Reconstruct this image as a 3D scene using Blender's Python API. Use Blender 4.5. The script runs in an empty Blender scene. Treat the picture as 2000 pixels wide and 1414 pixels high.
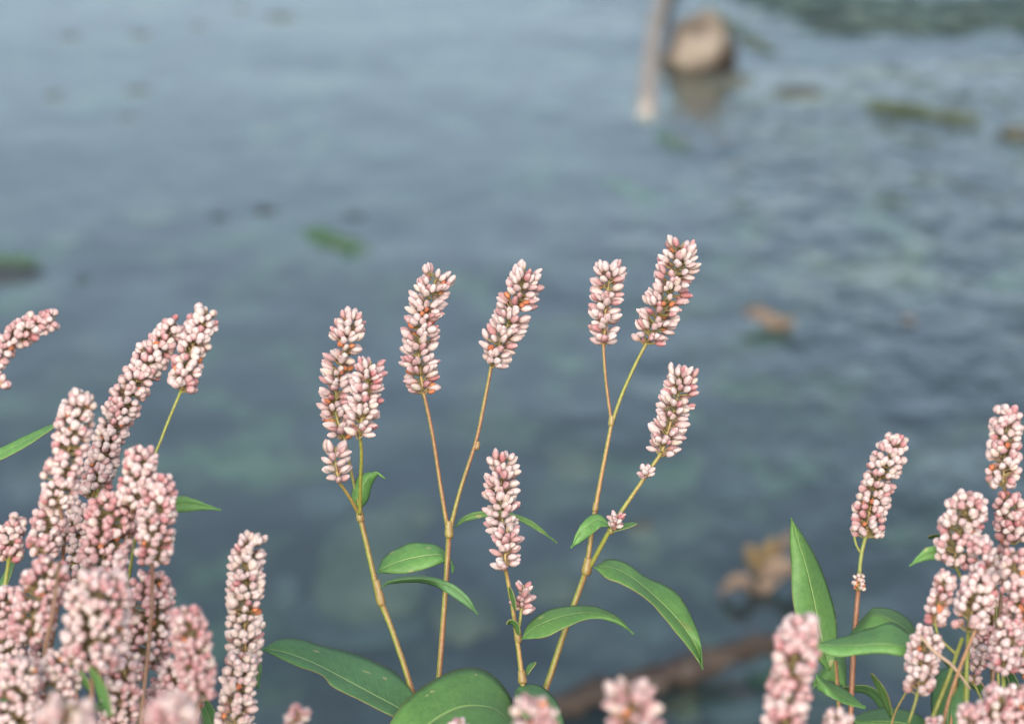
import bpy, math, random
import numpy as np
from mathutils import Vector, noise, Matrix

R = math.radians
S = bpy.context.scene
COL = S.collection

# ------------------------------------------------------------------ camera
PITCH = 20.0
LENS = 85.0
FPX = 2000 * LENS / 36.0
CAMH = 0.95
FOCUS = 0.64
cd = bpy.data.cameras.new('camera')
cam = bpy.data.objects.new('camera', cd)
COL.objects.link(cam)
cam.location = (0, 0, CAMH)
cam.rotation_euler = (R(90 - PITCH), 0, 0)
cd.lens = LENS
cd.sensor_width = 36
cd.clip_start = 0.02
cd.clip_end = 500
cd.dof.use_dof = True
cd.dof.focus_distance = FOCUS
cd.dof.aperture_fstop = 13.5
S.camera = cam

# ------------------------------------------------------------------ sky, sun, exposure
SUN_EL, SUN_AZ = 30.0, 186.0      # azimuth clockwise from +Y: behind the camera, a little to the left
w = bpy.data.worlds.new('World')
S.world = w
w.use_nodes = True
nt = w.node_tree
bg = nt.nodes['Background']
sky = nt.nodes.new('ShaderNodeTexSky')
sky.sky_type = 'NISHITA'
sky.sun_disc = False
sky.sun_elevation = R(SUN_EL)
sky.sun_rotation = R(SUN_AZ)
sky.air_density = 1.0
sky.dust_density = 6.0
sky.ozone_density = 1.5
hs = nt.nodes.new('ShaderNodeHueSaturation')
hs.inputs['Saturation'].default_value = 0.74
hs.inputs['Hue'].default_value = 0.489        # thin cloud
nt.links.new(sky.outputs[0], hs.inputs['Color'])
nt.links.new(hs.outputs[0], bg.inputs['Color'])
bg.inputs['Strength'].default_value = 0.15
sd = bpy.data.lights.new('sun', 'SUN')
sd.energy = 0.5
sd.angle = R(75)
sd.color = (1.0, 0.98, 0.95)
sun = bpy.data.objects.new('sun', sd)
COL.objects.link(sun)
to_sun = Vector((math.sin(R(SUN_AZ)) * math.cos(R(SUN_EL)), math.cos(R(SUN_AZ)) * math.cos(R(SUN_EL)), math.sin(R(SUN_EL))))
sun.rotation_euler = to_sun.to_track_quat('Z', 'Y').to_euler()
S.view_settings.view_transform = 'Standard'
S.view_settings.look = 'None'
S.view_settings.exposure = 1.3
S.view_settings.gamma = 1.0
S.render.engine = 'CYCLES'
S.cycles.use_denoising = True
S.cycles.max_bounces = 8
S.cycles.transparent_max_bounces = 12

CAM = Vector((0, 0, CAMH))
FWD = Vector((0, math.cos(R(PITCH)), -math.sin(R(PITCH))))
UP = Vector((0, math.sin(R(PITCH)), math.cos(R(PITCH))))
RIGHT = Vector((1, 0, 0))


def P(px, py, d):
    """world point seen at photo pixel (px, py), d metres in front of the lens"""
    return CAM + RIGHT * ((px - 1000) / FPX * d) - UP * ((py - 707) / FPX * d) + FWD * d


def on_water(px, py, z=0.0):
    v = RIGHT * ((px - 1000) / FPX) - UP * ((py - 707) / FPX) + FWD
    t = (z - CAMH) / v.z
    return CAM + v * t, t


def fbm(x, y, s, o=4, seed=0.0):
    return noise.fractal(Vector((x * s + seed, y * s - seed, seed * 0.37)), 1.0, 2.0, o)


def ground_z(x, y):
    t = (y - 0.85 + 0.10 * fbm(x, 0, 1.5, 3, 3.1)) / 0.5
    t = min(max(t, 0), 1)
    t = t * t * (3 - 2 * t)
    z = 0.15 * (1 - t) - 0.20 * t
    z += 0.03 * fbm(x, y, 2.2, 3, 1.0) + 0.008 * fbm(x, y, 14, 3, 5.0)
    if y > 12:                       # far bank rises out of the stream
        z += min((y - 12) * 0.12, 3.0)
    return z


# ------------------------------------------------------------------ mesh helper
class MB:
    def __init__(self):
        self.v, self.f, self.c, self.uv = [], [], [], []

    def add(self, verts, faces, cols=None, uvs=None):
        o = len(self.v)
        self.v.extend(verts)
        self.f.extend([tuple(i + o for i in f) for f in faces])
        self.c.extend(cols if cols is not None else [(1, 1, 1)] * len(verts))
        self.uv.extend(uvs if uvs is not None else [(0, 0)] * len(verts))

    def build(self, name, mat, parent=None, origin=None, smooth=True):
        me = bpy.data.meshes.new(name)
        if origin is None:
            origin = Vector((0, 0, 0)) if parent is None else parent.location
        me.from_pydata([tuple(Vector(p) - origin) for p in self.v], [], self.f)
        a = me.color_attributes.new('Col', 'FLOAT_COLOR', 'POINT')
        c = np.ones((len(self.v), 4), dtype=np.float32)
        c[:, :3] = np.array(self.c, dtype=np.float32)
        a.data.foreach_set('color', c.ravel())
        ul = me.uv_layers.new(name='UVMap')
        idx = np.zeros(len(me.loops), dtype=np.int32)
        me.loops.foreach_get('vertex_index', idx)
        ul.data.foreach_set('uv', np.array(self.uv, dtype=np.float32)[idx].ravel())
        if smooth:
            me.polygons.foreach_set('use_smooth', [True] * len(me.polygons))
        me.materials.append(mat)
        me.update()
        o = bpy.data.objects.new(name, me)
        COL.objects.link(o)
        if parent is not None:
            o.parent = parent
        else:
            o.location = origin
        return o


def catmull(pts, n):
    """resample a polyline of equal-length tuples/vectors to n points, Catmull-Rom, even in arc length"""
    pts = [np.array(p, dtype=float) for p in pts]
    if len(pts) == 2:
        return [pts[0] + (pts[1] - pts[0]) * i / (n - 1) for i in range(n)]
    q = [2 * pts[0] - pts[1]] + pts + [2 * pts[-1] - pts[-2]]
    dense = []
    for i in range(1, len(q) - 2):
        for k in range(12):
            t = k / 12
            dense.append(0.5 * (2 * q[i] + (q[i + 1] - q[i - 1]) * t + (2 * q[i - 1] - 5 * q[i] + 4 * q[i + 1] - q[i + 2]) * t * t
                                + (3 * q[i] - q[i - 1] - 3 * q[i + 1] + q[i + 2]) * t ** 3))
    dense.append(pts[-1])
    d = np.array(dense)
    seg = np.linalg.norm(np.diff(d[:, :3], axis=0), axis=1)
    s = np.concatenate([[0], np.cumsum(seg)])
    u = np.linspace(0, s[-1], n)
    return [np.array([np.interp(x, s, d[:, k]) for k in range(d.shape[1])]) for x in u]


def frames(pts):
    """tangent and two normals at each point, normals carried along without twist"""
    out = []
    n = None
    for i in range(len(pts)):
        a, b = pts[max(i - 1, 0)], pts[min(i + 1, len(pts) - 1)]
        t = (Vector(b[:3]) - Vector(a[:3])).normalized()
        if n is None:
            n = (Vector((1, 0, 0)) - t * t.x)
            if n.length < 0.1:
                n = Vector((0, 1, 0)) - t * t.y
        n = (n - t * n.dot(t)).normalized()
        out.append((t, n, t.cross(n)))
    return out


# ------------------------------------------------------------------ materials
def newmat(name):
    m = bpy.data.materials.new(name)
    m.use_nodes = True
    n = m.node_tree
    for x in list(n.nodes):
        if x.type != 'OUTPUT_MATERIAL':
            n.nodes.remove(x)
    return m, n, n.nodes['Material Output']


def nd(n, t, **kw):
    x = n.nodes.new(t)
    for k, v in kw.items():
        if k in x.inputs:
            x.inputs[k].default_value = v
        else:
            setattr(x, k, v)
    return x


def noise_tex(n, scale, detail=3, rough=0.55, coord=None, scl=None):
    tc = nd(n, 'ShaderNodeTexCoord')
    t = nd(n, 'ShaderNodeTexNoise', Scale=scale, Detail=detail, Roughness=rough)
    src = tc.outputs[coord or 'Object']
    if scl:
        mp = nd(n, 'ShaderNodeMapping')
        mp.inputs['Scale'].default_value = scl
        n.links.new(src, mp.inputs['Vector'])
        src = mp.outputs[0]
    n.links.new(src, t.inputs['Vector'])
    return t


def ramp(n, src, stops):
    r = nd(n, 'ShaderNodeValToRGB')
    el = r.color_ramp.elements
    while len(el) < len(stops):
        el.new(0.5)
    for e, (p, c) in zip(el, stops):
        e.position = p
        e.color = (c[0], c[1], c[2], 1) if len(c) == 3 else c
    n.links.new(src, r.inputs[0])
    return r


def mixc(n, fac, a, b, blend='MIX'):
    m = nd(n, 'ShaderNodeMix', data_type='RGBA', blend_type=blend)
    for s, v in ((0, fac), (6, a), (7, b)):
        if hasattr(v, 'links') or hasattr(v, 'is_output'):
            n.links.new(v, m.inputs[s])
        else:
            m.inputs[s].default_value = v if s == 0 else (*v, 1)
    return m.outputs[2]


def math_(n, op, a, b=None, c=None, clamp=False):
    m = nd(n, 'ShaderNodeMath', operation=op)
    m.use_clamp = clamp
    for i, v in enumerate((a, b, c)):
        if v is None:
            continue
        if hasattr(v, 'is_output'):
            n.links.new(v, m.inputs[i])
        else:
            m.inputs[i].default_value = v
    return m.outputs[0]


def petal_material():
    m, n, out = newmat('petal')
    at = nd(n, 'ShaderNodeVertexColor', layer_name='Col')
    t = noise_tex(n, 900, 2)
    r = ramp(n, t.outputs['Fac'], [(0.3, (0.86, 0.80, 0.80)), (0.7, (1, 1, 1))])
    c = mixc(n, 1.0, at.outputs[0], r.outputs[0], 'MULTIPLY')
    b = nd(n, 'ShaderNodeBsdfPrincipled', Roughness=0.62)
    n.links.new(c, b.inputs['Base Color'])
    b.inputs['Subsurface Weight'].default_value = 0.35
    b.inputs['Subsurface Radius'].default_value = (0.0012, 0.0006, 0.0005)
    b.inputs['Subsurface Scale'].default_value = 1.0
    b.inputs['Specular IOR Level'].default_value = 0.2
    bp = nd(n, 'ShaderNodeBump', Strength=0.25, Distance=0.0002)
    t2 = noise_tex(n, 1800, 2)
    n.links.new(t2.outputs['Fac'], bp.inputs['Height'])
    n.links.new(bp.outputs[0], b.inputs['Normal'])
    n.links.new(b.outputs[0], out.inputs[0])
    return m


def stem_material():
    m, n, out = newmat('stem')
    at = nd(n, 'ShaderNodeVertexColor', layer_name='Col')
    t = noise_tex(n, 700, 4, 0.7)
    r = ramp(n, t.outputs['Fac'], [(0.3, (0.75, 0.68, 0.6)), (0.6, (1, 1, 1)), (0.8, (1.0, 1.0, 0.95))])
    c = mixc(n, 1.0, at.outputs[0], r.outputs[0], 'MULTIPLY')
    b = nd(n, 'ShaderNodeBsdfPrincipled', Roughness=0.5)
    n.links.new(c, b.inputs['Base Color'])
    b.inputs['Subsurface Weight'].default_value = 0.15
    b.inputs['Subsurface Radius'].default_value = (0.001, 0.001, 0.0005)
    b.inputs['Subsurface Scale'].default_value = 1.0
    bp = nd(n, 'ShaderNodeBump', Strength=0.5, Distance=0.0003)
    n.links.new(t.outputs['Fac'], bp.inputs['Height'])
    n.links.new(bp.outputs[0], b.inputs['Normal'])
    n.links.new(b.outputs[0], out.inputs[0])
    return m


def leaf_material(name, top, dark, vein, under):
    m, n, out = newmat(name)
    uv = nd(n, 'ShaderNodeUVMap', uv_map='UVMap')
    sp = nd(n, 'ShaderNodeSeparateXYZ')
    n.links.new(uv.outputs[0], sp.inputs[0])
    u, v = sp.outputs[0], sp.outputs[1]            # u: -1 edge .. 0 midrib .. 1 edge, v: base 0 .. tip 1
    au = math_(n, 'ABSOLUTE', u)
    # side veins: lines rising from the midrib towards the tip
    ph = math_(n, 'SUBTRACT', math_(n, 'MULTIPLY', v, 15.0), math_(n, 'MULTIPLY', math_(n, 'POWER', au, 0.8), 1.9))
    fr = math_(n, 'ABSOLUTE', math_(n, 'SUBTRACT', math_(n, 'FRACT', ph), 0.5))
    side = math_(n, 'SUBTRACT', 1.0, math_(n, 'MULTIPLY', fr, 9.0), clamp=True)
    side = math_(n, 'MULTIPLY', side, math_(n, 'SUBTRACT', 1.0, au, clamp=True))
    mid = math_(n, 'SUBTRACT', 1.0, math_(n, 'DIVIDE', au, 0.055), clamp=True)
    t = noise_tex(n, 90, 4, 0.6)
    t2 = noise_tex(n, 700, 3, 0.6)
    base = mixc(n, ramp(n, t.outputs['Fac'], [(0.35, (0, 0, 0)), (0.68, (1, 1, 1))]).outputs[0], dark, top)
    base = mixc(n, 0.35, base, ramp(n, t2.outputs['Fac'], [(0.3, (0.6, 0.6, 0.6)), (0.7, (1.3, 1.3, 1.2))]).outputs[0], 'MULTIPLY')
    base = mixc(n, math_(n, 'MULTIPLY', side, 0.09), base, vein)
    base = mixc(n, math_(n, 'MULTIPLY', mid, 0.85), base, vein)
    # pale scattered specks and reddish rim
    t3 = noise_tex(n, 260, 1, 0.5)
    spk = ramp(n, t3.outputs['Fac'], [(0.73, (0, 0, 0)), (0.76, (1, 1, 1))])
    base = mixc(n, math_(n, 'MULTIPLY', spk.outputs[0], 0.5), base, (0.35, 0.33, 0.16))
    t4 = noise_tex(n, 75, 3, 0.6)
    blot = ramp(n, t4.outputs['Fac'], [(0.68, (0, 0, 0)), (0.74, (1, 1, 1))])
    base = mixc(n, math_(n, 'MULTIPLY', blot.outputs[0], 0.45), base, (0.15, 0.13, 0.045))
    rim = ramp(n, au, [(0.955, (0, 0, 0)), (1.0, (1, 1, 1))])
    base = mixc(n, math_(n, 'MULTIPLY', rim.outputs[0], 0.6), base, (0.20, 0.11, 0.05))
    geo = nd(n, 'ShaderNodeNewGeometry')
    base2 = mixc(n, geo.outputs['Backfacing'], base, under)
    b = nd(n, 'ShaderNodeBsdfPrincipled', Roughness=0.55)
    b.inputs['Specular IOR Level'].default_value = 0.35
    n.links.new(base2, b.inputs['Base Color'])
    h = math_(n, 'SUBTRACT', math_(n, 'MULTIPLY', t.outputs['Fac'], 0.6), math_(n, 'ADD', math_(n, 'MULTIPLY', side, 0.28), math_(n, 'MULTIPLY', mid, 0.8)))
    bp = nd(n, 'ShaderNodeBump', Strength=0.6, Distance=0.0006)
    n.links.new(h, bp.inputs['Height'])
    n.links.new(bp.outputs[0], b.inputs['Normal'])
    tr = nd(n, 'ShaderNodeBsdfTranslucent')
    n.links.new(mixc(n, 1.0, base, (1.0, 1.6, 0.7), 'MULTIPLY'), tr.inputs['Color'])
    mx = nd(n, 'ShaderNodeMixShader', Fac=0.22)
    n.links.new(b.outputs[0], mx.inputs[1])
    n.links.new(tr.outputs[0], mx.inputs[2])
    n.links.new(mx.outputs[0], out.inputs[0])
    return m


def rough_material(name, stops, scale, rough=0.8, bump=0.004, detail=5, spec=0.3, scl=None):
    m, n, out = newmat(name)
    t = noise_tex(n, scale, detail, 0.6, scl=scl)
    r = ramp(n, t.outputs['Fac'], stops)
    b = nd(n, 'ShaderNodeBsdfPrincipled', Roughness=rough)
    b.inputs['Specular IOR Level'].default_value = spec
    n.links.new(r.outputs[0], b.inputs['Base Color'])
    t2 = noise_tex(n, scale * 2.5, 4, 0.6, scl=scl)
    bp = nd(n, 'ShaderNodeBump', Strength=0.6, Distance=bump)
    n.links.new(t2.outputs['Fac'], bp.inputs['Height'])
    n.links.new(bp.outputs[0], b.inputs['Normal'])
    n.links.new(b.outputs[0], out.inputs[0])
    return m


def water_material():
    m, n, out = newmat('water')
    # two wave fields: long soft swell everywhere, short ripples over the shallow on the right
    tc = nd(n, 'ShaderNodeTexCoord')
    sp = nd(n, 'ShaderNodeSeparateXYZ')
    n.links.new(tc.outputs['Object'], sp.inputs[0])
    x, y = sp.outputs[0], sp.outputs[1]
    wob = noise_tex(n, 1.6, 3, 0.6)
    # riffle: right of a slanting line
    side = math_(n, 'ADD', math_(n, 'MULTIPLY', x, 1.0), math_(n, 'MULTIPLY', math_(n, 'SUBTRACT', wob.outputs['Fac'], 0.5), 0.9))
    rif = nd(n, 'ShaderNodeMapRange')
    rif.interpolation_type = 'SMOOTHSTEP'
    rif.inputs['From Min'].default_value = -0.02
    rif.inputs['From Max'].default_value = 0.55
    rif.inputs['To Min'].default_value = 0.10
    rif.inputs['To Max'].default_value = 1.0
    n.links.new(side, rif.inputs['Value'])
    yb = math_(n, 'ADD', y, math_(n, 'MULTIPLY', math_(n, 'SUBTRACT', wob.outputs['Fac'], 0.5), 0.5))
    slick = math_(n, 'SUBTRACT', 1.0, math_(n, 'DIVIDE', math_(n, 'ABSOLUTE', math_(n, 'SUBTRACT', yb, 4.10)), 0.30), clamp=True)
    far = nd(n, 'ShaderNodeMapRange')
    far.interpolation_type = 'SMOOTHSTEP'
    for k_, v_ in (('From Min', 1.6), ('From Max', 3.2), ('To Min', 0.35), ('To Max', 1.0)):
        far.inputs[k_].default_value = v_
    n.links.new(y, far.inputs['Value'])
    rifo = math_(n, 'MULTIPLY', math_(n, 'MULTIPLY', rif.outputs[0], far.outputs[0]), math_(n, 'SUBTRACT', 1.0, math_(n, 'MULTIPLY', slick, 0.9), clamp=True))
    swell = noise_tex(n, 3.5, 2, 0.5, scl=(0.9, 0.9, 1))
    mid = noise_tex(n, 11.0, 2, 0.5, scl=(1.2, 0.75, 1))
    rip = noise_tex(n, 20.0, 2, 0.55, scl=(1.35, 0.65, 1))
    h = math_(n, 'MULTIPLY', swell.outputs['Fac'], 0.0055)
    h = math_(n, 'ADD', h, math_(n, 'MULTIPLY', mid.outputs['Fac'], math_(n, 'MULTIPLY', math_(n, 'ADD', rifo, 0.035), 0.0125)))
    h = math_(n, 'ADD', h, math_(n, 'MULTIPLY', rip.outputs['Fac'], math_(n, 'MULTIPLY', rifo, 0.0105)))
    bp = nd(n, 'ShaderNodeBump', Strength=1.0, Distance=1.0)
    n.links.new(h, bp.inputs['Height'])
    geo = nd(n, 'ShaderNodeNewGeometry')
    dt = nd(n, 'ShaderNodeVectorMath', operation='DOT_PRODUCT')
    n.links.new(bp.outputs[0], dt.inputs[0])
    n.links.new(geo.outputs['Incoming'], dt.inputs[1])
    ct = math_(n, 'ABSOLUTE', dt.outputs['Value'])
    fr = math_(n, 'ADD', math_(n, 'MULTIPLY', math_(n, 'POWER', math_(n, 'SUBTRACT', 1.0, ct, clamp=True), 5.0), 0.98), 0.02)
    gl = nd(n, 'ShaderNodeBsdfGlossy', Roughness=0.08)
    gl.inputs['Color'].default_value = (1, 1, 1, 1)
    n.links.new(bp.outputs[0], gl.inputs['Normal'])
    tr = nd(n, 'ShaderNodeBsdfTransparent')
    tr.inputs['Color'].default_value = (0.70, 0.88, 0.87, 1)
    df = nd(n, 'ShaderNodeBsdfDiffuse')
    df.inputs['Color'].default_value = (0.10, 0.16, 0.16, 1)     # suspended silt
    mx0 = nd(n, 'ShaderNodeMixShader', Fac=0.05)
    n.links.new(tr.outputs[0], mx0.inputs[1])
    n.links.new(df.outputs[0], mx0.inputs[2])
    mx = nd(n, 'ShaderNodeMixShader')
    n.links.new(fr, mx.inputs[0])
    n.links.new(mx0.outputs[0], mx.inputs[1])
    n.links.new(gl.outputs[0], mx.inputs[2])
    n.links.new(mx.outputs[0], out.inputs[0])
    return m


def ground_material():
    m, n, out = newmat('streambed')
    a = noise_tex(n, 9.0, 3, 0.6, scl=(1, 0.7, 1))
    b_ = noise_tex(n, 3.0, 5, 0.65)
    c1 = ramp(n, a.outputs['Fac'], [(0.43, (0.002, 0.003, 0.008)), (0.51, (0.010, 0.014, 0.013)), (0.58, (0.050, 0.054, 0.036))])
    c2 = ramp(n, b_.outputs['Fac'], [(0.35, (0.4, 0.45, 0.55)), (0.55, (1, 1, 1)), (0.65, (1.8, 1.6, 1.2))])
    e_ = noise_tex(n, 4.2, 3, 0.6, scl=(1, 0.55, 1))
    hue = ramp(n, e_.outputs['Fac'], [(0.40, (0.75, 0.70, 1.35)), (0.50, (1.0, 1.0, 1.0)), (0.60, (0.90, 1.30, 1.05))])
    c = mixc(n, 1.0, c1.outputs[0], c2.outputs[0], 'MULTIPLY')
    c = mixc(n, 1.0, c, hue.outputs[0], 'MULTIPLY')
    b = nd(n, 'ShaderNodeBsdfPrincipled', Roughness=0.85)
    n.links.new(c, b.inputs['Base Color'])
    bp = nd(n, 'ShaderNodeBump', Strength=0.6, Distance=0.02)
    n.links.new(b_.outputs['Fac'], bp.inputs['Height'])
    n.links.new(bp.outputs[0], b.inputs['Normal'])
    n.links.new(b.outputs[0], out.inputs[0])
    return m


M_PETAL = petal_material()
M_STEM = stem_material()
M_LEAF = leaf_material('leaf_green', (0.094, 0.208, 0.056), (0.070, 0.166, 0.048), (0.24, 0.36, 0.12), (0.15, 0.28, 0.17))
M_LEAF_B = leaf_material('leaf_blue_green', (0.078, 0.188, 0.072), (0.060, 0.148, 0.058), (0.22, 0.32, 0.14), (0.16, 0.27, 0.20))
M_LEAF_Y = leaf_material('leaf_light_green', (0.117, 0.264, 0.073), (0.085, 0.206, 0.063), (0.28, 0.40, 0.16), (0.22, 0.36, 0.20))

# ------------------------------------------------------------------ setting: ground with the streambed, water
g = MB()
xs = np.concatenate([-np.geomspace(150, 3.2, 14), np.linspace(-3, 3, 140), np.geomspace(3.2, 150, 14)])
ys = np.concatenate([-np.geomspace(150, 1.2, 12), np.linspace(-1, 8, 200), np.geomspace(8.2, 150, 16)])
vs = [(x, y, ground_z(x, y)) for y in ys for x in xs]
nx = len(xs)
fs = [(j * nx + i, j * nx + i + 1, (j + 1) * nx + i + 1, (j + 1) * nx + i) for j in range(len(ys) - 1) for i in range(nx - 1)]
g.add(vs, fs)
o = g.build('ground', ground_material())
o['kind'] = 'structure'

g = MB()
g.add([(-150, 0.5, 0), (150, 0.5, 0), (150, 40, 0), (-150, 40, 0)], [(0, 1, 2, 3)])
o = g.build('water', water_material())
o['kind'] = 'structure'


# ------------------------------------------------------------------ things in the stream
def tag(o, label, cat, group=None, kind=None):
    o['label'] = label
    o['category'] = cat
    if group:
        o['group'] = group
    if kind:
        o['kind'] = kind
    return o


def blob(center, rx, ry, rz, seed, rough=0.18, seg=28, rings=18, flat=0.0):
    vs, fs = [], []
    for j in range(rings + 1):
        th = math.pi * j / rings
        for i in range(seg):
            ph = 2 * math.pi * i / seg
            n = Vector((math.sin(th) * math.cos(ph), math.sin(th) * math.sin(ph), math.cos(th)))
            k = 1 + rough * noise.fractal(n * 1.3 + Vector((seed, seed * 2, 0)), 1.0, 2.0, 4)
            k -= 0.5 * rough * abs(noise.noise(n * 2.7 + Vector((0, seed, seed))))
            vs.append((center[0] + n.x * rx * k, center[1] + n.y * ry * k, center[2] + n.z * rz * k))
    for j in range(rings):
        for i in range(seg):
            fs.append((j * seg + i, j * seg + (i + 1) % seg, (j + 1) * seg + (i + 1) % seg, (j + 1) * seg + i))
    return vs, fs


def tube(mb, pts, rad, seg=10, c0=(0.3, 0.3, 0.1), c1=None, side=None, caps=True, seed=0.0, lump=0.0):
    """pts: list of 3-vectors, rad: list; c1 on the side facing `side`"""
    fr = frames(pts)
    vs, cs = [], []
    side = Vector(side) if side is not None else Vector((1, -0.6, 0.2))
    side.normalize()
    for i, p in enumerate(pts):
        t, n, b = fr[i]
        for k in range(seg):
            a = 2 * math.pi * k / seg
            dv = n * math.cos(a) + b * math.sin(a)
            r = rad[i] * (1 + lump * noise.noise(Vector(p[:3]) * 150 + dv))
            vs.append(tuple(Vector(p[:3]) + dv * r))
            if c1 is None:
                cs.append(c0)
            else:
                f = 0.30 + 0.8 * dv.dot(side) + 0.9 * noise.noise(Vector(p[:3]) * 60 + Vector((seed, 0, 0)))
                f = min(max(f, 0), 1)
                cs.append(tuple(c0[q] * (1 - f) + c1[q] * f for q in range(3)))
    fs = []
    for i in range(len(pts) - 1):
        for k in range(seg):
            fs.append((i * seg + k, i * seg + (k + 1) % seg, (i + 1) * seg + (k + 1) % seg, (i + 1) * seg + k))
    if caps:
        fs.append(tuple(range(seg))[::-1])
        fs.append(tuple((len(pts) - 1) * seg + k for k in range(seg)))
    mb.add(vs, fs, cs)


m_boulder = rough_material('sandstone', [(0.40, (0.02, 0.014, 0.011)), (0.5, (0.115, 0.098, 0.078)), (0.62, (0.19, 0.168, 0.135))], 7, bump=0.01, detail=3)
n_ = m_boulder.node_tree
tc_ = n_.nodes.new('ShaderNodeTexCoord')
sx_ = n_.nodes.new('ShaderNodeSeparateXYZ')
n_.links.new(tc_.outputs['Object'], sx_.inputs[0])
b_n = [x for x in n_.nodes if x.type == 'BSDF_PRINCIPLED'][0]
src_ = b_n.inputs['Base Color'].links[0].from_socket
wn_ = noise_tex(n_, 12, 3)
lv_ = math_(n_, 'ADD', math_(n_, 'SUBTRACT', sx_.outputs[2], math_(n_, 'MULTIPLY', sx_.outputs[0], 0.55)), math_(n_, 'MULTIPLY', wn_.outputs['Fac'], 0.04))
foot_ = ramp(n_, math_(n_, 'ADD', math_(n_, 'MULTIPLY', lv_, 12.0), 0.5), [(0.42, (0.16, 0.13, 0.11)), (0.95, (1, 1, 1))])   # darker towards the foot and the right side
n_.links.new(mixc(n_, 1.0, src_, foot_.outputs[0], 'MULTIPLY'), b_n.inputs['Base Color'])
m_stone = rough_material('mossy_stone', [(0.3, (0.02, 0.022, 0.02)), (0.5, (0.05, 0.055, 0.042)), (0.7, (0.09, 0.09, 0.07))], 9, bump=0.01)
m_pale = rough_material('pale_stone', [(0.3, (0.025, 0.03, 0.022)), (0.5, (0.05, 0.055, 0.038)), (0.7, (0.08, 0.08, 0.055))], 12, bump=0.008)
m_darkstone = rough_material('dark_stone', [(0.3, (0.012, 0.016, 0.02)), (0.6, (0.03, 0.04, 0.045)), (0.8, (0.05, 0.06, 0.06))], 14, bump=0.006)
m_wood = rough_material('driftwood', [(0.3, (0.13, 0.118, 0.10)), (0.5, (0.21, 0.192, 0.17)), (0.7, (0.24, 0.22, 0.21))], 18, bump=0.003, scl=(1, 1, 0.25))
m_bark = rough_material('dead_bark', [(0.3, (0.010, 0.008, 0.007)), (0.5, (0.034, 0.026, 0.021)), (0.7, (0.085, 0.073, 0.063))], 22, bump=0.004)
m_weed = rough_material('water_weed', [(0.3, (0.015, 0.05, 0.028)), (0.5, (0.040, 0.095, 0.052)), (0.7, (0.085, 0.12, 0.065))], 30, bump=0.004)
m_moss = rough_material('yellow_moss', [(0.3, (0.03, 0.05, 0.008)), (0.5, (0.05, 0.068, 0.014)), (0.7, (0.08, 0.095, 0.022))], 30, bump=0.004)
m_darkweed = rough_material('dark_water_weed', [(0.3, (0.010, 0.022, 0.022)), (0.5, (0.025, 0.045, 0.042)), (0.7, (0.05, 0.08, 0.07))], 20, rough=0.5, bump=0.004)
m_litter = rough_material('dead_leaf', [(0.3, (0.06, 0.043, 0.032)), (0.5, (0.14, 0.104, 0.076)), (0.7, (0.21, 0.17, 0.13))], 22, bump=0.002)
m_litter_y = rough_material('yellow_leaf', [(0.3, (0.04, 0.03, 0.018)), (0.5, (0.12, 0.088, 0.042)), (0.7, (0.17, 0.125, 0.06))], 22, bump=0.002)


def wsize(px, t):
    return px / FPX * t


def stone(name, px, py, hw, hh, seed, mat, label, cat='stone', z=0.0, depth=None, rough=0.2, group=None):
    """a stone whose middle is seen at (px, py); hw, hh half sizes in pixels"""
    c, t = on_water(px, py + hh * 0.35, z)
    rx = wsize(hw, t)
    rz = wsize(hh, t) * 1.05
    ry = depth if depth else rx * 0.9
    mb = MB()
    cc = Vector((c.x, c.y + ry * 0.3, c.z + rz * 0.35))
    vs, fs = blob((0, 0, 0), rx, ry, rz, seed, rough)
    mb.add([tuple(Vector(v) + cc) for v in vs], fs)
    o = mb.build(name, mat, origin=cc)
    return tag(o, label, cat, group)


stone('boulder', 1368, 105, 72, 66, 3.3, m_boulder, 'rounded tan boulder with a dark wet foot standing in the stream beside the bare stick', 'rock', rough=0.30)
# bare stick
c, t = on_water(1264, 215)
top = on_water(1326, -70)[0] + Vector((0, 0, 0.02))
mb = MB()
pp = [tuple(Vector(c) + Vector((-0.004, -0.03, -0.012))), tuple(Vector(c) + Vector((0, 0.02, 0.004))), tuple(Vector(c).lerp(top, 0.5) + Vector((-0.014, 0, 0.012))), tuple(top)]
pp = catmull(pp, 22)
tube(mb, [p for p in pp], [0.0155 * (1 - 0.25 * i / 21) for i in range(22)], 12, lump=0.25)
o = mb.build('driftwood_stick', m_wood, origin=Vector(c))
tag(o, 'pale bare stick lying on the water just left of the boulder', 'stick')

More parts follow.
